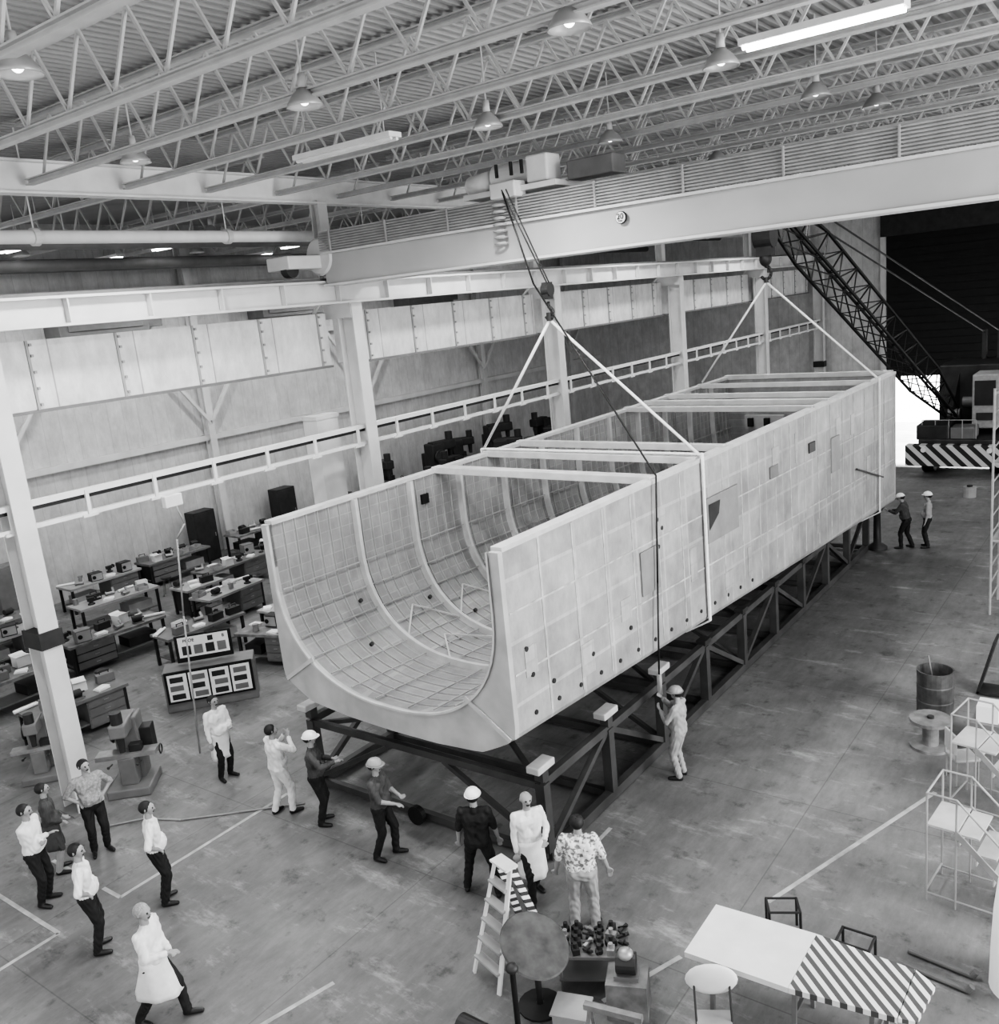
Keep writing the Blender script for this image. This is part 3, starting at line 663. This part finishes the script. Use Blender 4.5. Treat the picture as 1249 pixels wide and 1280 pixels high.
person((-6.0,29.5),D(190),"worker in light shirt, dark trousers and white cap standing",shirt='lightcloth',trous='darkcloth',hat='helmet',sleeve='short')
# ------------------------------------------------------------ benches
def item(p,rz):
    t=random.choice(["toolbox","parts_bin","vise","paper_stack","paper_stack","cardboard_box","paint_can","drill_motor","instrument_case","pipe_fitting","rolled_drawing","desk_lamp"])
    if t=="toolbox":
        e=root(t,"small metal toolbox with a handle on a bench","toolbox",p,rz);MB().box((0,0,.1),(.4,.2,.2)).obj("case",random.choice(['gray','dark']),e,bev=.01);MB().path([(-.1,0,.2),(-.1,0,.27),(.1,0,.27),(.1,0,.2)],.012).obj("handle",'dark',e)
    elif t=="parts_bin":
        o=MB().box((0,0,.01),(.34,.26,.02)).box((-.16,0,.08),(.02,.26,.14)).box((.16,0,.08),(.02,.26,.14)).box((0,-.12,.06),(.34,.02,.1)).box((0,.12,.08),(.34,.02,.14)).obj(t,random.choice(['white','midgray']));tag(o,"open parts bin on a bench","bin",loc=p);o.rotation_euler=(0,0,rz)
    elif t=="vise":
        e=root(t,"dark bench vise clamped on a bench","vise",p,rz);MB().lathe((0,0,0),[(.11,0),(.11,.03),(.06,.06),(.06,.12)],12).box((0,0,.17),(.2,.12,.1)).obj("body",'dark',e);MB().box((.15,0,.19),(.04,.14,.1)).obj("jaw",'dark',e);MB().tube((.28,-.1,.17),(.28,.1,.17),.01).tube((.1,0,.17),(.3,0,.17),.018).obj("handle",'metal',e)
    elif t=="paper_stack":
        o=MB().box((0,0,.015),(.3,.22,.03)).box((.02,.01,.04),(.28,.21,.02),(0,0,.2)).obj(t,'paper');tag(o,"stack of white papers on a bench","papers",loc=p);o.rotation_euler=(0,0,rz+random.uniform(-.5,.5))
    elif t=="cardboard_box":
        s_=random.uniform(.7,1.1);o=MB().box((0,0,.12),(.32,.26,.24)).box((0,.16,.25),(.32,.12,.01),(.5,0,0)).box((0,-.16,.25),(.32,.12,.01),(-.5,0,0)).obj(t,random.choice(['lightcloth','white']));tag(o,"open cardboard box on a bench","box",loc=p);o.rotation_euler=(0,0,rz);o.scale=(s_,s_,s_)
    elif t=="paint_can":
        e=root(t,"metal can with a wire handle on a bench","can",p,rz);MB().lathe((0,0,0),[(0,0),(.08,0),(.08,.18),(.085,.19),(.07,.19),(0,.185)],16).obj("can_body",'metal',e,smooth=False);MB().path([(-.08,0,.15),(-.06,.08,.17),(.06,.08,.17),(.08,0,.15)],.005,6).obj("handle",'dark',e)
    elif t=="instrument_case":
        e=root(t,"dark electronic instrument with a pale front panel","instrument",p,rz);hh=random.uniform(.2,.38);MB().box((0,0,hh/2),(.4,.32,hh)).obj("case",random.choice(['dark','gray']),e,bev=.015);MB().box((0,-.165,hh/2),(.36,.01,hh*.8)).obj("front_panel",'midgray',e);MB().tube((-.1,-.17,hh/2),(-.1,-.185,hh/2),.06).obj("dial",'black',e)
    elif t=="pipe_fitting":
        o=MB().tube((-.15,0,.06),(.12,0,.06),.05,n=12).tube((.1,0,.06),(.1,.1,.2),.04,n=12).lathe((-.15,0,.06),[(.08,0),(.08,.03),(.05,.03)],12,ax=(1,0,0)).obj(t,'metal');tag(o,"bent metal pipe fitting on a bench","pipe fitting",loc=p);o.rotation_euler=(0,0,rz+random.uniform(-.5,.5))
    elif t=="rolled_drawing":
        o=MB().tube((-.3,0,.04),(.3,0.02,.04),.035,n=12).tube((-.28,.08,.035),(.25,.1,.035),.03,n=12).obj(t,'paper');tag(o,"rolled paper drawings on a bench","drawings",loc=p);o.rotation_euler=(0,0,rz+random.uniform(-.4,.4))
    elif t=="desk_lamp":
        e=root(t,"small adjustable bench lamp","lamp",p,rz);MB().lathe((0,0,0),[(0,0),(.09,0),(.08,.03),(0,.03)],14).obj("base",'dark',e);MB().path([(0,0,.03),(-.08,0,.3),(.12,0,.45)],.01).obj("arm",'metal',e);MB().lathe((.12,0,.38),[(.09,0),(.04,.08),(0,.09)],14).obj("shade",'white',e)
    else:
        e=root(t,"dark electric motor unit resting on a bench","motor",p,rz);MB().box((0,0,.02),(.3,.18,.04)).obj("base_plate",'gray',e);MB().tube((-.14,0,.13),(.1,0,.13),.09,n=16).tube((.1,0,.13),(.18,0,.13),.02).obj("housing",'dark',e)
bk=0
def bench(x,y,L,rz,den=3.6):
    global bk
    bk+=1
    e=root("work_bench","wooden-topped work bench with metal legs, cluttered with parts","work bench",(x,y,0),rz=rz,group="work benches")
    MB().box((0,0,.86),(L,.95,.07)).obj("bench_top",('wood','midgray','gray')[bk%3],e)
    for sx in(-1,1):
        for sy in(-1,1):MB().box((sx*(L/2-.08),sy*.38,.41),(.07,.07,.83)).obj("leg",'dark',e)
    MB().box((0,0,.25),(L-.2,.7,.04)).obj("shelf",'gray',e)
    sd=1 if bk%2 else -1
    if bk%4:
        u=MB().box((sd*L/4,0,.48),(L*.4,.82,.68)).obj("drawer_unit",('dark','gray')[bk%2],e)
        for q in range(3):
            w_=MB().box((sd*L/4,-.42,.28+q*.22),(L*.38,.02,.19)).obj("drawer",'gray',u);MB().box((sd*L/4,-.44,.28+q*.22),(.12,.02,.02)).obj("handle",'metal',w_)
    MB().box((-sd*L/4,0,.4),(L*.3,.6,.26)).obj("stored_crate",'midgray' if bk%3 else 'dark',e)
    R=Matrix.Rotation(rz,3,'Z');n=int(L*den)
    for k in range(n):
        px=-L/2+.22+k*(L-.44)/max(1,n-1);py=(-.23 if k%2 else .23)+random.uniform(-.06,.06);w=Vector((x,y,.895))+R@Vector((px,py,0));item(w,rz+random.uniform(-.3,.3))
for x,y,L,rz in((-29.3,15.6,2.6,1.57),(-29.3,18.5,2.6,1.57),(-29.3,22.4,2.6,1.57),(-26.6,14.5,2.6,1.5),(-26,18.6,2.8,1.62),(-23.6,12.6,2.8,1.5),(-23.4,16.4,2.2,1.64),(-21.4,13.9,2.4,1.5),(-22.4,19.8,2.4,1.57),(-20.2,16.4,2.2,1.62),(-19.9,9.4,2.2,1.5),(-23,9.4,2.6,1.6),(-26.5,11.2,2.4,1.5),(-26.3,22.4,3,1.57),(-29,26.7,2.4,1.57),(-24.3,22.4,2.4,1.57),(-21,6.6,2.4,1.5),(-24.9,7.0,2.4,1.5),(-28.2,8.6,2.4,1.57),(-28.0,11.7,2.2,1.6),(-19.0,14.4,1.6,.3),(-24.95,16.4,1.4,1.57)):
    bench(x,y,L,rz)
for x,y in((-22.3,14.9),(-22.2,17.4),(-27.6,17.0),(-21.5,11.0),(-25,11.0)):
    e=root("work_stool","round metal work stool between the benches","stool",(x,y,0),group="work stools");MB().lathe((0,0,.6),[(0,0),(.17,0),(.18,.02),(.17,.05),(0,.05)],16).obj("seat",'dark',e)
    for a in range(4):MB().tube((.1*math.cos(a*1.57),.1*math.sin(a*1.57),.6),(.2*math.cos(a*1.57),.2*math.sin(a*1.57),0),.012,n=6).obj("leg",'gray',e)
# display stand
e=root("display_stand","bench-height display stand with two poster boards of photographs","display stand",(-18.35,12.0,0),rz=.87)
MB().box((0,0,.5),(2.1,.7,1.0)).obj("cabinet",'gray',e,bev=.02)
MB().box((0,-.37,.62),(2.0,.04,.78)).obj("lower_board",'black',e)
MB().box((-.05,.1,1.38),(1.3,.05,.66)).obj("upper_board",'black',e)
for i in range(4):
    pp=MB().box((-.72+i*.48,-.4,.62),(.44,.02,.66)).obj("photo_print",'paper',e)
    for j in range(3):MB().box((-.72+i*.48+random.uniform(-.03,.03),-.412,.4+j*.21),(.3,.01,.13)).obj("picture",'gray' if (i+j)%2 else 'dark',pp)
tc_=MB().box((-.05,.065,1.42),(1.16,.02,.5)).obj("title_card",'paper',e)
text("PROE",.11,'black',e,(-.38,.05,1.58),(math.pi/2,0,0));text("B",.11,'black',e,(.42,.05,1.58),(math.pi/2,0,0))
for i in range(4):MB().box((-.45+i*.27,.05,1.34),(.2,.01,.22)).obj("picture",'gray' if i%2 else 'dark',tc_)
MB().box((.12,.05,1.57),(.12,.01,.12)).obj("picture",'dark',tc_)
def mill(x,y,rz,s=1.,g='gray'):
    e=root("milling_machine","dark gray milling machine with table and upright column","machine tool",(x,y,0),rz,group="machine tools");e.scale=(s,s,s)
    MB().box((0,0,.1),(.9,1.0,.2)).obj("base",g,e,bev=.03)
    MB().box((0,.25,.85),(.5,.5,1.5)).obj("machine_column",g,e,bev=.04)
    MB().box((0,-.1,.85),(1.25,.32,.1)).obj("work_table",'metal',e)
    MB().box((0,-.1,.5),(.35,.4,.6)).obj("knee",g,e,bev=.02)
    MB().box((0,-.05,1.5),(.34,.9,.3)).obj("ram",g,e,bev=.04)
    MB().tube((0,-.35,1.0),(0,-.35,1.45),.06,.1,14).obj("spindle",'dark',e)
    MB().tube((0,-.35,1.65),(0,-.35,1.9),.12,n=14).obj("motor",'dark',e)
    MB().box((.35,.3,1.0),(.25,.35,.55)).obj("electric_box",'dark',e,bev=.02)
    MB().lathe((-.3,.25,1.2),[(.2,0),(.22,.03),(.2,.06),(0,.06)],18,ax=(-1,0,0)).obj("belt_pulley",'dark',e)
    for q in(-.3,.3):MB().tube((q,-.25,.7),(q,-.5,.75),.015).sph((q,-.5,.75),(.03,.03,.03)).obj("lever",'dark',e)
    MB().box((.2,-.1,.98),(.25,.2,.16)).obj("machine_vise",'dark',e,bev=.01)
    MB().lathe((.68,-.1,.85),[(.1,0),(.12,.015),(.1,.03),(.1,0)],16,ax=(1,0,0)).obj("handwheel",'dark',e)
mill(-16.3,8.55,.75,.92);mill(-18.6,7.9,.9,.8)
for x,y,s in((-29.4,30.0,1.3),(-28.6,33.3,1.5),(-29.5,36.,1.3),(-29,38.6,1.5),(-28.3,41.5,1.4),(-26.3,31.2,1.3),(-26,35.3,1.4),(-25.4,28,1.2),(-23,26.0,1.1),(-25.5,39.0,1.4)):mill(x,y,random.uniform(0,3),s,'dark')
e=root("storage_cabinet","white upright storage cabinet with two doors","cabinet",(-19.3,19.8,0))
MB().box((0,0,1.0),(1.3,.7,2.0)).obj("body",'white',e,bev=.02)
for s in(-1,1):
    dr=MB().box((s*.33,-.37,1.0),(.6,.03,1.85)).obj("door",'white',e);MB().box((s*.08,-.4,1.0),(.03,.03,.15)).obj("handle",'dark',dr)
for x,y,g in((-30.2,9.9,'dark'),(-30.2,13.0,'gray'),(-30.2,24.6,'dark'),(-30.2,20.5,'dark')):
    e=root("tool_locker","upright dark steel tool locker against the wall","locker",(x,y,0),group="tool lockers");MB().box((0,0,1.0),(.6,.95,2.0)).obj("body",g,e,bev=.02);dr=MB().box((.31,0,1.0),(.02,.9,1.85)).obj("door",g,e);MB().box((.33,.35,1.0),(.03,.03,.15)).obj("handle",'metal',dr)
e=root("air_hose_drop","pale hose hanging from the service rail to the floor","hose",(cx+.2,11.0,0))
MB().path([(.0,-.45,5.5),(.14,-.35,4.9),(.0,-.5,4.6),(.05,-.7,3),(.2,-1.0,0.05)],.02).obj("hose",'lightcloth',e,smooth=True)
MB().box((0,-.45,5.4),(.15,.4,.25)).obj("junction_box",'white',e,bev=.02)
# ------------------------------------------------------------ floor lines
def line(p,q,w=.07):
    mid=((p[0]+q[0])/2,(p[1]+q[1])/2,.004);o=MB(mid).beam((p[0],p[1],.004),(q[0],q[1],.004),w,.004).obj("floor_marking",'tape');tag(o,"worn painted line on the concrete floor","floor marking","floor markings",loc=mid)
line((-4.3,11.0),(-2.9,15.0));line((-13.25,3.0),(-13.25,5.3));line((-13.25,5.3),(-16,5.3));line((-13.7,6.3),(-13.2,6.3));line((-13.2,6.3),(-13.2,9.8));line((-9.0,5.6),(-8.7,6.7));line((-7.2,10.6),(-7.2,11.6));line((-15.3,6.3),(-14.0,6.3));line((-5.4,8.2),(-4.9,9.4))
tag(MB((-14,8,0)).path([(-15.4,7.4,.02),(-15,7.9,.02),(-14.3,8.2,.02),(-13.5,8.9,.02),(-12.6,9.7,.02)],.016,6).obj("floor_hose",'lightcloth',smooth=True),"thin pale hose lying on the floor","hose",loc=(-14,8,0))
# ------------------------------------------------------------ striped panel
M['tstr']=stripes('hazard_panel',(.75,.8,0),7.5,.75,.09)
e=root("striped_tow_panel","long white flat panel with diagonal warning stripes on trestles","panel",(-3.15,9.05,0))
def slab(T4,th_):
    vs=[tuple(p) for p in T4]+[(p[0],p[1],p[2]-th_) for p in T4];return MB().add(vs,[(0,3,2,1),(4,5,6,7),(0,1,5,4),(3,7,6,2),(0,4,7,3),(1,2,6,5)])
slab([(-1.26,.46,.9),(.0,.52,.9),(.0,-.5,.9),(-1.24,-.53,.9)],.07).obj("white_plate",'white',e)
slab([(.004,.52,.9),(1.12,.46,.9),(1.12,-.36,.9),(.004,-.5,.9)],.07).obj("striped_plate",M['tstr'],e)
slab([(1.13,.46,.9),(1.36,.34,.88),(1.3,-.28,.87),(1.13,-.36,.9)],.05).obj("angled_end",M['tstr'],e)
for X in(-1.0,0,.85):
    MB().beam((X,.34,0),(X,.28,.83),.05,.05).beam((X,-.34,0),(X,-.28,.83),.05,.05).beam((X,-.33,.4),(X,.33,.4),.04,.04).obj("trestle",'gray',e)
e=root("folding_chair","folding chair with a large rounded white back by the panel","chair",(-3.9,8.2,0),rz=.5)
MB().sph((0,.12,.86),(.3,.06,.2),24,10).obj("backrest",'white',e,smooth=True)
MB().box((0,-.1,.45),(.4,.4,.03)).obj("seat",'midgray',e,bev=.01)
for s in(-1,1):MB().tube((s*.2,.14,.9),(s*.2,-.3,0),.013).obj("leg",'dark',e);MB().tube((s*.18,-.28,.45),(s*.18,.25,0),.013).obj("leg",'dark',e)
for k,(x,y) in enumerate(((-2.9,10.3),(-3.9,10.5))):
    e=root("wheeled_stand","low dark tubular stand on the floor","stand",(x,y,0),rz=.5*k,group="tubular stands")
    for a in(-.2,.2):MB().path([(a,-.15,.0),(a,-.15,.42),(a,.15,.42),(a,.15,0)],.018).obj("leg_frame",'dark',e)
    MB().path([(-.2,-.15,.42),(.2,-.15,.42)],.016).obj("cross_bar",'dark',e);MB().path([(-.2,.15,.42),(.2,.15,.42)],.016).obj("cross_bar",'dark',e)
# ------------------------------------------------------------ stepladder & junk
M['lstr']=stripes('striped_rail',(0,.3,1),9,.75,.05)
e=root("stepladder","white stepladder with dark striped side rails","stepladder",(-6.75,8.15,0),-.3)
Hh=1.55
for s in(-1,1):
    MB().beam((s*.28,-.45,0),(s*.16,0,Hh),.06,.03).obj("front_rail",'white',e)
    MB().beam((s*.3,.5,0),(s*.16,.03,Hh),.1,.03,up=(1,0,0)).obj("rear_rail",M['lstr'],e)
for k in range(5):
    t=(k+1)/6;MB().box((0,-.45*(1-t),Hh*t),(.56-.24*t,.13,.03)).obj("tread",'midgray',e)
MB().box((0,.02,Hh+.01),(.36,.2,.03)).obj("top_cap",'white',e)
e=root("round_tabletop","large dark gray round disc tilted on a post","disc",(-6.05,7.75,0),rz=.6)
MB().lathe((0,0,.88),[(0,0),(.43,0),(.45,.015),(.43,.03),(0,.03)],36,ax=(.35,-.35,.9)).obj("disc",'discgray',e)
MB().tube((0,0,0),(0,0,.86),.04).lathe((0,0,0),[(.28,0),(.28,.03),(.05,.06)],16).obj("post",'dark',e)
e=root("equipment_cart","low steel cart loaded with dark machined parts","cart",(-5.7,8.55,0),rz=.5)
MB().box((0,0,.5),(.9,.6,.04)).obj("upper_shelf",'gray',e);MB().box((0,0,.18),(.9,.6,.03)).obj("lower_shelf",'gray',e)
for a in(-1,1):
    for b in(-1,1):MB().tube((a*.42,b*.27,0),(a*.42,b*.27,.55),.018).obj("leg",'gray',e)
for k in range(24):
    p=Vector((-5.7,8.55,.52))+Matrix.Rotation(.5,3,'Z')@Vector((-.37+.15*(k%6),-.21+.14*(k//6),0))
    tt=k%3
    o=(MB().lathe((0,0,0),[(0,0),(.05,0),(.05,.05),(.03,.06),(.03,.12),(0,.12)],12).box((.04,0,.04),(.08,.03,.04)) if tt==0 else MB().box((0,0,.04),(.13,.09,.08)).tube((0,0,.08),(0,0,.14),.03) if tt==1 else MB().beam((-.06,-.03,.02),(.07,.04,.05),.04,.03).beam((-.05,.05,.02),(.06,-.04,.09),.02,.02)).obj("machined_part",'dark' if k%4 else 'metal');tag(o,"machined fitting on the cart","machine part","machined parts",loc=p);o.rotation_euler=(0,0,random.random()*6)
e=root("grinder","pedestal grinder with round guard on a wooden crate","grinder",(-5.05,8.25,0),rz=.4)
MB().box((0,0,.25),(.5,.4,.5)).obj("crate",'wood',e)
MB().tube((-.12,0,.68),(.12,0,.68),.13,n=18).obj("motor",'dark',e);MB().sph((0,.0,.8),(.1,.1,.08)).obj("guard",'metal',e,smooth=True);MB().box((0,0,.53),(.3,.24,.06)).obj("base",'gray',e)
e=root("wooden_sawhorse","pale sawhorse with splayed legs","sawhorse",(-4.85,7.55,0),rz=.2)
MB().box((0,0,.6),(.7,.08,.07)).obj("top_rail",'wood',e)
for a in(-1,1):
    for b in(-1,1):MB().beam((a*.32,b*.2,0),(a*.28,b*.02,.58),.04,.03).obj("leg",'wood',e)
o=MB().box((0,0,.15),(.4,.35,.3)).box((0,0,.31),(.45,.4,.02)).obj("pale_crate",'midgray');tag(o,"pale crate with a flat lid","crate",loc=(-5.5,7.65,0));o.rotation_euler=(0,0,.3)
e=root("vacuum_pump","dark motor-driven pump on the floor","pump",(-6.4,6.85,0));MB().tube((-.2,0,.2),(.15,0,.2),.13,n=18).obj("motor",'dark',e);MB().box((0,0,.04),(.5,.3,.08)).obj("base",'dark',e);MB().lathe((.25,0,.05),[(.09,0),(.09,.22),(.05,.3),(0,.3)],14).obj("pump_head",'dark',e)
e=root("bollard_post","black stand post with a round head","post",(-5.95,7.15,0));MB().tube((0,0,0),(0,0,1.0),.035).obj("post",'black',e);MB().sph((0,0,1.03),(.08,.08,.06)).obj("head",'dark',e,smooth=True)
# ------------------------------------------------------------ right side props
def rstair(x,y,rz,sc):
    e=root("rolling_stair","low rolling stair with solid treads and tubular handrails","rolling stair",(x,y,0),rz=rz,group="rolling stairs");e.scale=(sc,sc,sc)
    for k in range(5):
        z=.27*(k+1);MB().box((0,.1+k*.25,z),(.8,.3,.03)).box((0,.1+k*.25+.14,z-.1),(.8,.02,.2)).obj("tread",'ribm',e)
    MB().box((0,1.5,1.37),(.8,.45,.035)).obj("platform",'ribm',e)
    for s in(-1,1):
        MB().beam((s*.42,-.05,.1),(s*.42,1.3,1.38),.025,.1).obj("stringer",'midgray',e)
        MB().path([(s*.42,.1,.3),(s*.42,.1,.8),(s*.42,1.28,1.95),(s*.42,1.72,1.95),(s*.42,1.72,0)],.018).obj("handrail",'midgray',e)
        MB().tube((s*.42,1.28,1.95),(s*.42,1.28,0),.016).obj("leg",'midgray',e)
        MB().tube((s*.42,.05,.15),(s*.42,1.72,.15),.016).obj("base_rail",'midgray',e)
    for z in(.2,1.95):MB().tube((-.42,1.72,z),(.42,1.72,z),.016).obj("cross_rail",'midgray',e)
rstair(-.95,12.3,D(85),.85);rstair(-1.1,14.7,D(80),.85)
o=root("cable_spool","wooden cable spool standing on end","spool",(-3.3,16.6,0));MB().lathe((0,0,0),[(0,0),(.36,0),(.36,.05),(.14,.05),(.14,.5),(.36,.5),(.36,.56),(0,.56)],24).obj("spool_body",'wood',o);MB().tube((0,0,.56),(0,0,.6),.06).obj("hub",'dark',o)
o=root("steel_drum","open dark steel drum used as a trash bin","drum",(-3.5,18.0,0));MB().lathe((0,0,0),[(0,0),(.33,0),(.34,.3),(.33,.32),(.34,.62),(.33,.64),(.34,.92),(.31,.92),(.3,.1),(0,.1)],24).obj("drum_body",'discgray',o);MB().tube((.05,0,.1),(-.15,.1,1.15),.015).obj("stick",'wood',o)
e=root("access_tower","tall tubular access tower with ladder rungs","scaffold tower",(-2.85,24.6,0))
for a in(-.6,.6):
    for b in(-.6,.6):MB().tube((a,b,0),(a,b,5.6),.03,n=8).obj("upright",'lightcloth',e)
for k in range(13):MB().tube((-.6,-.6,.4+k*.42),(-.6,.6,.4+k*.42),.02,n=6).obj("rung",'lightcloth',e)
for z in(1.9,3.8,5.5):MB().box((0,0,z),(1.2,1.2,.05)).obj("platform",'midgray',e)
e=root("parts_crate","gray crate with a white carton on top by the stair","crate",(-2.35,17.0,0));MB().box((0,0,.3),(.6,.8,.6)).obj("crate_body",'gray',e);MB().box((-.05,-.1,.75),(.35,.4,.3)).obj("carton",'paper',e)
e=root("office_chair","small pale metal chair beside the spool","chair",(-2.6,15.6,0),rz=2.2)
MB().box((0,0,.45),(.42,.42,.05)).obj("seat",'midgray',e,bev=.02);MB().box((0,.2,.75),(.4,.04,.35)).obj("backrest",'ribm',e,bev=.02)
for a in(-1,1):
    for b in(-1,1):MB().tube((a*.18,b*.18,0),(a*.18,b*.18,.45),.013).obj("leg",'midgray',e)
    MB().tube((a*.18,.2,.45),(a*.18,.2,.9),.013).obj("back_post",'midgray',e)
o=MB().box((0,0,.6),(.05,.5,1.2),(0,.25,0)).box((.1,0,.05),(.5,.5,.05)).obj("leaning_board",'dark');tag(o,"dark narrow board leaning in a stand","board",loc=(-2.8,19.4,0))
for q in(0,.28):
    o=MB().tube((0,0,.04),(.75,-.1,.04),.035,n=10).tube((.75,-.1,.04),(.8,-.1,.12),.04,n=10).obj("steel_bar",'gray');tag(o,"gray steel bar lying on the floor","steel bar","steel bars",loc=(-2.4,10.6+q,0))
e=root("overexposed_form","made-up white rounded form standing in for an overexposed patch","overexposed patch",(-1.08,10.9,0))  # made-up form in place of an overexposed white patch
M['overwhite']=mat('overexposed_white',.95,.9,var=.01)  # near-white colour carries the overexposure
MB().lathe((0,0,0),[(.40,0),(.39,.5),(.37,1.0),(.33,1.4),(.25,1.65),(.12,1.76),(0,1.78)],28).obj("sheet",'overwhite',e,smooth=True)  # shell of the added form, shaped to fill the blown-out area
# ------------------------------------------------------------ mobile crane
e=root("mobile_crane","dark lattice-boom mobile crane with a striped bumper","mobile crane",(-7.0,39.4,0))
M['bstr']=stripes('bumper_stripes',(1,0,1),2.0,.55,.03)
MB().box((-.1,.25,.95),(3.6,.5,.85)).obj("bumper",M['bstr'],e,bev=.03)
MB().box((0,3.2,1.15),(3.0,5.5,.8)).obj("chassis",'dark',e,bev=.05)
for s in(-1,1):
    for yy in(1.6,3.0,5.4):MB().tube((s*1.05,yy,.55),(s*1.5,yy,.55),.55,n=24).obj("wheel",'black',e)
MB().box((-1.0,1.4,1.8),(1.2,1.6,.6)).obj("deck_box",'dark',e,bev=.04)
MB().box((.1,1.2,1.75),(.9,1.0,.5)).obj("winch_box",'gray',e,bev=.04)
for q in range(5):MB().tube((-1.4+q*.5,.7,1.5),(-1.4+q*.5,.7,2.3),.02).obj("rail_post",'midgray',e)
MB().tube((-1.4,.7,2.3),(.6,.7,2.3),.02).obj("hand_rail",'midgray',e)
for s in(-1.2,1.2):MB().tube((s,.02,1.2),(s,-.06,1.2),.1,n=16).obj("headlamp",'white',e)
MB().lathe((0,4.2,1.5),[(1.1,0),(1.1,.25),(0,.25)],24).obj("turntable",'dark',e)
MB().box((.2,4.8,3.0),(2.9,3.2,2.5)).obj("upper_house",'dark',e,bev=.06)
for q in range(3):MB().tube((-.9+q*.6,3.1,2.2+q*.5),(-.4+q*.6,3.1,2.2+q*.5),.22,n=16).obj("winch_drum",'gray',e)
c=MB().box((.75,2.4,2.9),(.95,1.5,2.2)).obj("cab",'lightcloth',e,bev=.06)
MB().box((.75,1.63,3.25),(.75,.03,1.0)).obj("windshield",'glass',c);MB().box((.26,2.4,3.2),(.03,1.1,.9)).obj("side_window",'glass',c);MB().box((.75,1.6,2.3),(.6,.03,.3)).obj("grille",'dark',c)
MB().beam((-.75,3.0,1.8),(-.45,3.4,3.9),.25,.35).obj("mast",'dark',e)
tip=Vector((-9.85,26.5,11.1))-Vector((-7.0,39.4,0));ft=Vector((-.55,2.2,2.4))
def lattice(a,b,w1,n):
    d=(b-a);dn_=d.normalized();sx=Vector((1,0,0));sx=(sx-dn_*sx.dot(dn_)).normalized();sz=sx.cross(dn_).normalized()
    def c(t,i):
        w=w1*(.45+.55*min(1,t/.2) if t<.2 else (1 if t<.8 else 1-(t-.8)*2.5))/2;s1=(-1,1,1,-1)[i];s2=(-1,-1,1,1)[i];return a+d*t+sx*s1*w+sz*s2*w
    for i in range(4):
        m=MB()
        for k in range(n):m.beam(c(k/n,i),c((k+1)/n,i),.075,.075)
        m.obj("boom_chord",'black',e)
    for k in range(n):
        m=MB()
        for i in range(4):
            j=(i+1)%4;m.beam(c(k/n,i),c((k+1)/n,j),.038,.038);m.beam(c(k/n,i),c(k/n,j),.035,.035)
        m.obj("boom_lacing",'black',e)
    m=MB();m.tube(c(1,0),c(1,2),.22,n=16);m.obj("boom_head_sheave",'black',e)
lattice(ft,tip,.92,15)
for s in(-.3,.3):MB().tube(tip+Vector((s,0,.2)),Vector((s+.4,5.5,5.4)),.03,n=6).obj("boom_stay",'cable',e)
for s in(.1,.7):MB().beam((s,5.5,4.0),(s,5.6,5.5),.18,.18).obj("gantry",'dark',e)
o=root("oil_drum","short pale drum on the floor near the crane","drum",(-6.0,36.5,0));MB().lathe((0,0,0),[(0,0),(.22,0),(.22,.4),(0,.4)],16).obj("drum_body",'midgray',o);MB().lathe((0,0,.4),[(.1,0),(.1,.05),(0,.05)],10).obj("cap",'dark',o)
# ------------------------------------------------------------ lights / world
wd=bpy.data.worlds.new("world");SC.world=wd;wd.use_nodes=True;bg=wd.node_tree.nodes["Background"];bg.inputs[0].default_value=(1,1,1,1);bg.inputs[1].default_value=1.25
sl=bpy.data.lights.new("daylight","AREA");sl.energy=3400;sl.shape='RECTANGLE';sl.size=16;sl.size_y=6
so=bpy.data.objects.new("daylight",sl);COL.objects.link(so);so.location=(8.5,12,8);so.rotation_euler=(0,D(75),0)
su=bpy.data.lights.new("sun","SUN");su.energy=40;su.angle=.02;so=bpy.data.objects.new("sun",su);COL.objects.link(so);so.rotation_euler=(D(-78),0,0)
